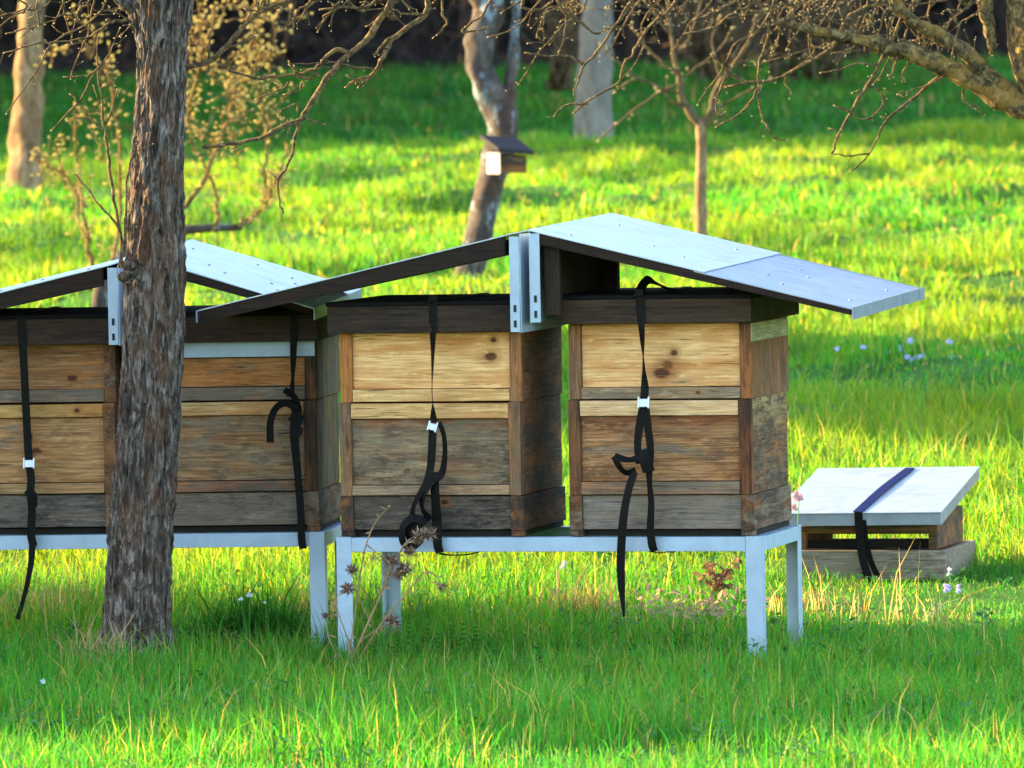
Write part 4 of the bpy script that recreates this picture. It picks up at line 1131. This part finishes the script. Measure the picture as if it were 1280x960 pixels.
def bare_bush(bx, by, Y, n, hpx, wpx, label):
    b = at(bx, by, Y); b.z = gz(b.x, b.y)
    root = empty('bare_bush', b, label=label, cat='bush')
    m = MB(); rb = random.Random(bx)
    for k in range(n):
        a = rb.uniform(-1, 1); h = rb.uniform(.5, 1.1)
        p = [(bx + a * wpx * .45 + rb.uniform(-14, 14), by), (bx + a * wpx * .55, by - hpx * h * .35), (bx + a * wpx * .8 + rb.uniform(-8, 8), by - hpx * h * .7), (bx + a * wpx + rb.uniform(-12, 12), by - hpx * h)]
        C = curve([at(q[0], q[1], Y + rb.uniform(-.5, .5)) - b for q in p], 4)
        m.tube(C, lerp_list([pxm(2.6, Y), pxm(.9, Y)], len(C)), 5)
        for _ in range(7):
            i = rb.randrange(3, len(C)); d = Vector((rb.uniform(-1, 1), rb.uniform(-1, 1), rb.uniform(-.3, 1))).normalized() * rb.uniform(.1, .5)
            m.tube([C[i], C[i] + d * .6 + Vector((0, 0, -.02)), C[i] + d], [pxm(1.3, Y), pxm(1, Y), pxm(.6, Y)], 4)
    m.build('branches', bark('bush_bark_%d' % bx, (.03, .02, .012), (.09, .06, .033), (.17, .115, .06), (.14, .08, .025), .5, 12, 12, bump=.4), root, smooth=True)
bare_bush(1015, 104, 84, 34, 120, 95, 'bare twiggy bush behind the limbs of the right-hand tree')
bare_bush(900, 102, 88, 22, 120, 70, 'bare bush behind the fork of the young tree')
bare_bush(700, 112, 80, 14, 140, 26, 'thin bare bush left of the stout pale trunk')

# golden budding shrub behind the trunk
def shrub():
    Y = 37.5
    b = at(128, 395, Y); b.z = gz(b.x, b.y)
    root = empty('budding_shrub', b, label='sunlit shrub full of golden buds spreading behind the old trunk', cat='shrub')
    gold = plain('golden_bud', (.58, .47, .15), .7, 0, .35, 20, trans=.4)
    tw = bark('shrub_twig', (.07, .045, .02), (.17, .11, .045), (.28, .19, .07), (.24, .13, .03), .5, 20, 20, bump=.2)
    w_, bu = MB(), MB()
    def go(p, r0, r1, dens):
        C = curve([at(q[0], q[1], Y + random.uniform(-.25, .25)) - b for q in p], 5); rr = lerp_list([pxm(r0 * .72, Y), pxm(r1 * .6, Y)], len(C))
        C = [c + Vector([random.uniform(-.012, .012) for _ in range(3)]) for c in C]; w_.tube(C, rr, 6)
        for i in range(1, len(C)):
            for _ in range(dens):
                if random.random() < .75:
                    d = Vector((random.uniform(-1, 1), random.uniform(-1, 1), random.uniform(-.3, 1))).normalized()
                    e = C[i] + d * random.uniform(.015, .11)
                    w_.tube([C[i], (C[i] + e) * .5 + Vector((0, 0, .006)), e], [.003, .0022, .0018], 4)
                    bu.blob(e, random.uniform(.0055, .0105), d, 1.7)
                    if random.random() < .25: bu.blob(e + Vector((random.uniform(-.03, .03), random.uniform(-.03, .03), random.uniform(0, .04))), random.uniform(.005, .009), d, 1.5)
        return C
    stub = MB(); C = curve([at(q[0], q[1], Y) - b for q in ((128, 400), (126, 380), (130, 355), (142, 335), (165, 310), (200, 292), (250, 286), (300, 284))], 5)
    stub.tube(C, lerp_list([pxm(v, Y) for v in (12, 11, 10, 8, 6, 4)], len(C)), 12); stub.build('trunk', LICH, root, smooth=True)
    go([(115, 360), (112, 320), (105, 260), (98, 200), (90, 140)], 4, 2, 2)
    go([(140, 338), (150, 280), (150, 200), (140, 120), (135, 60)], 4, 2, 2)
    go([(165, 310), (200, 220), (235, 140), (255, 70), (268, 10)], 5, 2.5, 2)
    go([(200, 292), (250, 230), (285, 150), (305, 80), (330, 20)], 5, 2.5, 2)
    go([(300, 284), (330, 250), (332, 200), (335, 140)], 4, 2, 2)
    go([(300, 284), (320, 270), (345, 230), (360, 180)], 3.5, 2, 2)
    go([(270, 286), (270, 240), (245, 190), (232, 120)], 4, 2, 2)
    for k in range(38):
        x, y = (random.uniform(230, 350), random.uniform(15, 275)) if k < 32 else (random.uniform(50, 165), random.uniform(60, 240))
        go([(x, y), (x + random.uniform(-15, 15), y - random.uniform(10, 35)), (x + random.uniform(-45, 45), y - random.uniform(10, 60))], 1.1, .6, 2)
    go([(112, 320), (90, 240), (60, 205), (45, 200)], 3, 1.5, 2); go([(105, 260), (80, 215), (70, 180)], 3, 1.5, 2)
    o = w_.build('branches', tw, root, smooth=True); bu.build('buds', gold, o, kind='stuff')
shrub()

# bird box on the crooked tree
def bird_box():
    Y = 40.7
    c = at(634, 204, Y)
    root = empty('bird_box', c, R(29), label='small dark-roofed bird box with a white end on the crooked tree', cat='bird box')
    w2 = wood('bird_box_wood', (.06, .036, .024), (.03, .017, .012), weather=.3, seed=21)
    hx, hy = .078, .07
    MB().prism([(-hx, -hy, -.05), (hx, -hy, -.05), (hx, -hy, .04), (-hx, -hy, .055)], (0, 2 * hy, 0)).build('box', w2, root, .003)
    m = MB(); m.prism([(-hx - .006, -hy - .002, -.055), (-hx - .001, -hy - .002, -.055), (-hx - .001, -hy - .002, .055), (-hx - .006, -hy - .002, .057)], (0, 2 * hy + .004, 0))
    m.build('white_end', plain('white_paint', (.2, .2, .225), .6, 0, .1, 20), root, .001)
    m = MB(); m.prism([(-hx - .03, -hy - .03, .058), (hx + .03, -hy - .03, .040), (hx + .03, -hy - .03, .062), (-hx - .03, -hy - .03, .082)], (0, 2 * hy + .05, .07))
    m.build('roof', plain('bird_box_felt', (.022, .018, .022), .9, 0, .4, 40), root, .004)
bird_box()

# ------------------------------------------------------------------ the wood at the far side of the meadow
def woodland():
    tr, lv = MB(), MB()
    rnd = random.Random(5)
    for k in range(150):
        y = rnd.uniform(109, 150); x = rnd.uniform(-30, 30); z = gz(x, y)
        r = rnd.uniform(.08, .28); h = rnd.uniform(9, 13); lx = rnd.uniform(-.6, .6)
        tr.tube([(x, y, z - .2), (x + lx * .1, y, z + 1.2), (x + lx * .4, y, z + 4), (x + lx, y, z + h)], [r * 1.25, r, r * .85, r * .3], 9)
    for k in range(420):                     # undergrowth stems and fallen boughs
        y = rnd.uniform(106, 124); x = rnd.uniform(-14, 14); z = gz(x, y)
        a = rnd.uniform(-1.3, 1.3); l = rnd.uniform(.6, 2.4)
        p = Vector((x, y, z)); q = p + Vector((math.sin(a) * l, rnd.uniform(-.4, .4), abs(math.cos(a)) * l))
        tr.tube([p, (p + q) * .5 + Vector((rnd.uniform(-.15, .15), 0, rnd.uniform(0, .2))), q], [.02, .016, .007], 4)
    n = 52000
    def clump(n, f):
        for k in range(n):
            x, y, z = f()
            d = Vector((rnd.gauss(0, 1), rnd.gauss(0, 1), rnd.gauss(0, .6))); up = Vector((rnd.gauss(0, 1), rnd.gauss(0, 1), rnd.gauss(0, 1)))
            s_ = rnd.uniform(.18, .42)
            lv.leaf((x, y, z), d, up, s_ * 1.3, s_)
    def canopy():
        x, y = rnd.uniform(-32, 32), rnd.uniform(106, 150)
        return x, y, gz(x, y) + 2.2 + rnd.random() ** .8 * 9
    def under():
        x, y = rnd.uniform(-16, 16), rnd.uniform(113, 128)
        return x, y, gz(x, y) + rnd.random() ** 1.4 * 2.6
    clump(22000, canopy); clump(9000, under)
    o = tr.build('woodland', DARKB, None, kind='stuff', label='dense dark wood closing the far side of the meadow', cat='wood')
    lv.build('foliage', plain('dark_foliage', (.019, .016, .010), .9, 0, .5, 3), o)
woodland()

# ------------------------------------------------------------------ small plants round the hives
def dried_thistle():
    Y = 21.55
    b = at(436, 834, Y); b.z = gz(b.x, b.y)
    root = empty('dried_thistle', b, label='dead brown thistle with bristly heads in front of the left leg of the front stand', cat='plant')
    stem = plain('dry_stem', (.24, .15, .075), .9, 0, .4, 60); head = plain('dry_thistle_head', (.10, .055, .04), .95, 0, .6, 120); br = plain('pale_bristle', (.33, .24, .15), .9, 0, .4, 80)
    m = MB(); P = lambda q, d=0: at(q[0], q[1], Y + d) - b
    stems = [([(436, 834), (455, 790), (475, 745), (495, 700), (508, 678), (524, 668)], .0035), ([(434, 834), (442, 780), (450, 720), (458, 680), (470, 652), (488, 632)], .0026),
             ([(446, 828), (480, 775), (510, 740), (530, 716), (545, 720), (552, 734)], .0026), ([(440, 812), (428, 780), (420, 750), (432, 735)], .002), ([(452, 800), (470, 788), (488, 778)], .0022),
             ([(475, 745), (482, 722), (488, 706)], .002), ([(462, 775), (446, 742), (440, 716)], .002), ([(430, 834), (412, 800), (406, 770)], .002), ([(485, 722), (500, 716), (508, 708)], .002), ([(458, 680), (476, 695), (486, 700)], .0018)]
    for p, r in stems:
        C = curve([P(q, random.uniform(-.03, .03)) for q in p], 4); m.tube(C, lerp_list([r, r * .6], len(C)), 6)
        for i in range(1, len(C)):
            if random.random() < .6: m.leaf(C[i], (random.uniform(-1, 1), random.uniform(-1, .2), random.uniform(-.8, .5)), (0, -1, .3), random.uniform(.012, .03), .006)
    m.build('stem', stem, root)
    for (hx, hy, r) in ((524, 670, .016), (538, 668, .014), (489, 702, .015), (506, 712, .016), (440, 713, .012), (434, 736, .014), (490, 776, .015), (552, 734, .011), (512, 690, .012), (498, 718, .013), (407, 770, .008)):
        r *= 1.45; c = P((hx, hy), random.uniform(-.02, .01)); hm = MB(); bm2 = MB(); hm.blob(c, r * .62, (random.uniform(-.4, .6), -.3, .5), 1.2, 8)
        for k in range(80):
            d = Vector((random.gauss(0, 1), random.gauss(0, 1), random.gauss(.2, 1))).normalized()
            (hm if k % 3 else bm2).leaf(c + d * r * .3, d, (random.gauss(0, 1), random.gauss(0, 1), random.gauss(0, 1)), r * random.uniform(.5, 1.2), r * .2)
        h = hm.build('seed_head', head, root); bm2.build('bristles', br, h)
dried_thistle()

def dock():
    Y = 23.75
    b = at(893, 772, Y); b.z = gz(b.x, b.y)
    root = empty('withered_dock', b, label='withered orange-brown plant with curled leaves between the stand legs', cat='plant')
    m = MB(); l = MB()
    for k in range(9):
        tip = at(random.uniform(868, 925), random.uniform(690, 735), Y + random.uniform(-.06, .06)) - b
        C = curve([(random.uniform(-.02, .02), 0, 0), tip * .5 + Vector((random.uniform(-.02, .02), 0, .01)), tip], 4); m.tube(C, lerp_list([.0028, .0016], len(C)), 5)
        for i in range(2, len(C)):
            for _ in range(2):
                l.leaf(C[i], (random.uniform(-1, 1), random.uniform(-1, .5), random.uniform(-.9, .4)), (random.uniform(-1, 1), -1, random.uniform(-1, 1)), random.uniform(.018, .042), random.uniform(.009, .018))
    m.build('stem', plain('dock_stem', (.20, .085, .04), .9, 0, .4, 60), root); l.build('leaves', plain('dock_leaf', (.19, .10, .055), .85, 0, .55, 30, trans=.25), root, kind='stuff')
dock()

def ground_cover():              # broad little leaves between the blades
    m = MB(); rc = random.Random(77)
    for k in range(1500):
        y = rc.uniform(18.2, 25); x = rc.uniform(-1, 1) * (.0655 * y + .8)
        if float(bumps(x * 2.7 + 2, y * 2.7, 1.3)) < .05 or bool(bare(x, y)): continue
        z = gz(x, y)
        for i in range(rc.randint(4, 8)):
            a = rc.uniform(0, 6.28); h = rc.uniform(.02, .062)
            m.leaf((x + math.cos(a) * .012, y + math.sin(a) * .012, z + h), (math.cos(a), math.sin(a), rc.uniform(-.1, .7)), (0, 0, 1), rc.uniform(.016, .036), rc.uniform(.010, .02))
    m.build('ground_cover', plain('clover_leaf', (.045, .17, .03), .6, 0, .5, 12, trans=.35), None, kind='stuff', label='small broad leaved weeds and clover scattered through the near grass', cat='ground cover')
ground_cover()

def dead_leaves():
    m = MB()
    for k in range(330):
        px = random.gauss(855, 48); py = random.uniform(752, 778); p = on_z(px, py, .03); p.z = gz(p.x, p.y) + random.uniform(.015, .06)
        m.leaf(p, (random.gauss(0, 1), random.gauss(0, 1), random.gauss(.2, .5)), (random.gauss(0, .6), -.5, 1), random.uniform(.015, .04), random.uniform(.010, .022))
    m.build('dead_leaves', plain('dead_leaf', (.36, .22, .14), .9, 0, .5, 25, trans=.2), None, kind='stuff', label='pale brown dead leaves lying in the grass under the front stand', cat='leaves')
dead_leaves()

def on_ground(px, py):
    p = on_z(px, py, 0)
    for _ in range(6): p = on_z(px, py, gz(p.x, p.y))
    return p
p = on_ground(318, 806)
tuft('grass_tuft', p.x, p.y, .2, .09, 900, .15, [(.022, .13, .018), (.03, .17, .02)], [.6, .4], .006, .5, label='dark green tuft of long grass right of the old trunk', cat='grass tuft')
STRAWC = [(.38, .31, .19), (.30, .23, .14), (.45, .38, .26), (.17, .12, .08)]
for (px, py, rx, n, hm, lab) in ((706, 776, .09, 90, .17, 'pale dry grass below the middle of the front rail'), (752, 774, .10, 110, .14, 'dry straw tuft beside the hanging strap end'),
        (398, 786, .07, 80, .18, 'dry grass at the leg of the rear stand'), (40, 776, .13, 110, .15, 'dry bent straw under the hive at the left edge'), (90, 768, .08, 45, .14, 'dry straw left of the old trunk under the rear rail'),
        (122, 838, .10, 150, .15, 'dead grass clump at the left foot of the old trunk'), (1062, 778, .10, 30, .15, 'dry stalks in front of the small hive, left of its strap'), (1140, 780, .09, 28, .18, 'tall dry stalks in front of the right half of the small hive'),
        (1012, 762, .05, 30, .12, 'dry grass behind the right leg of the front stand'), (965, 770, .07, 40, .1, 'dry grass between the two right legs of the front stand'), (1190, 790, .10, 50, .12, 'dry grass at the right corner of the small hive')):
    p = on_ground(px, py)
    tuft('dry_grass_tuft', p.x, p.y, rx, .06, n, hm, STRAWC, [.35, .3, .2, .15], .0045, .55, label=lab, cat='dry grass', group='dry grass tufts round the hives')

def weed(px, py, h, lab):
    p = on_ground(px, py)
    root = empty('weed', p, label=lab, cat='weed', group='small leafy weeds under the front stand')
    m, l = MB(), MB()
    m.tube([(0, 0, -.01), (.004, 0, h * .5), (random.uniform(-.01, .01), 0, h)], [.0022, .002, .0012], 5)
    for k in range(6):
        z = h * (.25 + .13 * k); n = 6
        for i in range(n):
            a = 6.28 * i / n + k * .5; l.leaf((0, 0, z), (math.cos(a), math.sin(a), .25 + .12 * k), (0, 0, 1), (.030 - .003 * k), .011)
    m.build('stem', LEAFG, root); l.build('leaves', LEAFG, root)
LEAFG = plain('weed_leaf', (.06, .24, .02), .6, 0, .45, 40, trans=.3)
for i, (px, py, h) in enumerate(((512, 822, .105), (536, 822, .10), (548, 830, .09), (565, 818, .085), (580, 824, .105), (596, 822, .09), (498, 830, .08), (612, 828, .06))):
    weed(px, py, h, 'small whorled green weed in the grass right of the back left leg')

def flower(px, py, base_py, Y, col, r, lab, name='meadow_flower', group=None, n=5, heads=1, cat='flower'):
    top = at(px, py, Y); b = at(px + random.uniform(-3, 3), base_py, Y); b.z = gz(b.x, b.y)
    root = empty(name, b, label=lab, cat=cat, group=group)
    t = top - b; m = MB(); m.tube([(0, 0, 0), t * .6 + Vector((random.uniform(-.01, .01), 0, 0)), t], [.0022, .0018, .0014], 5)
    m.build('stem', LEAFG, root)
    f = MB()
    for h in range(heads):
        c = t + (Vector((random.uniform(-1, 1), random.uniform(-1, 1), random.uniform(-1.4, .4))) * r * 1.3 if h else Vector())
        f.blob(c, r * .25, (0, -.5, 1), 1, 6)
        for k in range(n):
            a = 6.28 * k / n + random.random(); d = Vector((math.cos(a), -.55, math.sin(a) * .8 + .25))
            f.leaf(c, d, (0, -1, .4), r, r * .75)
    f.build('blossom', col, root)
WHITE = plain('white_petal', (.72, .72, .78), .6, 0, .1, 40, trans=.3); LILAC = plain('lilac_petal', (.50, .46, .80), .6, 0, .15, 40, trans=.3)
YELL = plain('yellow_petal', (.75, .55, .03), .6, 0, .2, 40, trans=.3); PINK = plain('pink_petal', (.75, .45, .5), .6, 0, .5, 120, trans=.3)
YD = on_ground(318, 812).y
flower(312, 744, 815, YD, WHITE, .013, 'white flower on the dark grass tuft, the right one of two')
flower(301, 749, 815, YD - .02, WHITE, .010, 'smaller white flower on the dark grass tuft, left of its pair')
flower(331, 753, 815, YD + .02, WHITE, .006, 'tiny white flower above the right side of the dark grass tuft')
flower(54, 852, 872, 20.9, WHITE, .011, 'lone white flower low in the grass near the lower left corner')
flower(706, 704, 772, 23.4, WHITE, .011, 'white flower on a thin stalk below the middle of the front rail', heads=2)
flower(1187, 712, 770, 23.9, WHITE, .010, 'white flower at the right corner of the small hive', heads=2)
flower(1182, 733, 772, 23.85, LILAC, .013, 'lilac flower low before the right corner of the small hive', heads=3)
flower(1199, 733, 775, 23.8, LILAC, .012, 'pale lilac flower right of the small hive corner', heads=3)
flower(743, 906, 945, 19.4, YELL, .010, 'yellow flower bud in the sunlit grass at the bottom', heads=2)
flower(999, 622, 700, 23.2, PINK, .020, 'pink and white blossom between the right hive and the small hive', heads=4)
for q in ((1046, 436, 1), (1079, 434, 1), (1113, 441, 2), (1126, 434, 4), (1138, 427, 4), (1135, 447, 3), (1148, 446, 4), (1188, 428, 2), (1189, 446, 2)):
    flower(q[0], q[1], q[1] + 52, 33.5 + random.uniform(-.4, .4), LILAC, .015, 'lilac meadow flower in the shaded grass above the small hive', group='lilac flowers in the shaded grass', heads=q[2])

def stake():
    b = on_ground(1288, 634)
    o = MB().tube([(0, 0, -.1), (.004, 0, .12), (0, 0, .24), (.006, 0, .36)], [.021, .02, .019, .016], 9).build('wooden_stake', wood('stake_wood', (.2, .09, .055), (.09, .04, .025), axis='z', weather=.2, seed=31), None, smooth=True,
        label='short reddish wooden stake at the right edge behind the small hive', cat='stake')
    o.location = b
stake()

# evergreens beside the meadow, left of the picture: they throw the long bands of shade
def evergreens():
    lm = plain('evergreen_leaf', (.035, .06, .02), .7, 0, .4, 5, trans=.15)
    def make(hh, rr, n, seed, leaf):
        rnd = random.Random(seed)
        root = empty('evergreen_bush')
        tm = MB(); tm.tube([(0, 0, -.2), (.02, 0, hh * .4), (0, .03, hh * .9)], [rr * .1, rr * .07, rr * .02], 10)
        for k in range(26):
            a = rnd.uniform(0, 6.28); z = rnd.uniform(.05, .8) * hh; l = rr * (1.0 - .5 * z / hh) * .85
            tm.tube([(0, 0, z), (math.cos(a) * l * .5, math.sin(a) * l * .5, z + .08 * hh), (math.cos(a) * l, math.sin(a) * l, z + .12 * hh)], [rr * .03, rr * .02, rr * .008], 5)
        tm.build('trunk', DARKB, root)
        m = MB()
        for k in range(n):
            z = rnd.random() ** .9 * hh; a = rnd.uniform(0, 6.28)
            prof = rr * (1 - (max(0, z / hh - .55) / .45) ** 2 * .75) * (1 + .18 * math.sin(a * 3 + z * 4 / hh) + .1 * math.sin(a * 7 + z * 9 / hh))
            q = prof * math.sqrt(rnd.uniform(.15, 1))
            m.leaf((math.cos(a) * q, math.sin(a) * q, z), (rnd.gauss(0, 1), rnd.gauss(0, 1), rnd.gauss(0, .7)), (rnd.gauss(0, 1), rnd.gauss(0, 1), rnd.gauss(0, 1)), leaf * rnd.uniform(.7, 1.3) * 1.5, leaf * rnd.uniform(.7, 1.3))
        m.build('crown', lm, root)
        return root
    def copy_tree(root):
        r = root.copy(); COL.objects.link(r)
        for ch in list(root.children):
            c = ch.copy(); COL.objects.link(c); c.parent = r
        return r
    low = make(2.4, .85, 9000, 1, .07); tall = make(9, 2.4, 6500, 2, .32); mid = make(5.2, 1.5, 11000, 3, .14)
    first = set()
    def put(src, x, y, s, rz, label, group):
        o = src if src.name not in first else copy_tree(src); first.add(src.name)
        o.location = (x, y, gz(x, y)); o.scale = (s, s, s); o.rotation_euler = (0, 0, rz)
        tag(o, label, 'bush' if src is not tall else 'tree', group)
    for i, (x, y, s) in enumerate(SHADE_LOW): put(low, x, y, s, i * 1.9, 'dense evergreen bush left of the hives, outside the photo', 'evergreen bushes shading the hives')
    for i, (x, y, s) in enumerate(SHADE_MID): put(mid, x, y, s, i * 2.3, 'bushy evergreen left of the meadow, outside the photo', 'evergreen bushes shading the meadow')
    for i, (x, y, s) in enumerate(SHADE_TALL): put(tall, x, y, s, i * 1.3, 'tall dark evergreen tree left of the meadow, outside the photo', 'tall evergreens beside the meadow')
SHADE_LOW = [(-5.0, 21.75, .98), (-5.1, 22.9, 1.0), (-5.0, 24.1, .98), (-5.4, 24.6, .9)]
SHADE_MID = [(-6.8, 33.6, .9), (-6.6, 35.4, 1.0), (-6.8, 37.1, .9)]
SHADE_TALL = [(-13, 66, .95), (-14, 70, 1.1), (-13, 75, 1), (-14, 80, 1.1), (-14, 86, 1.15), (-15, 92, 1.1), (-15, 98, 1.2), (-16, 104, 1.2), (-17, 111, 1.2)]
evergreens()
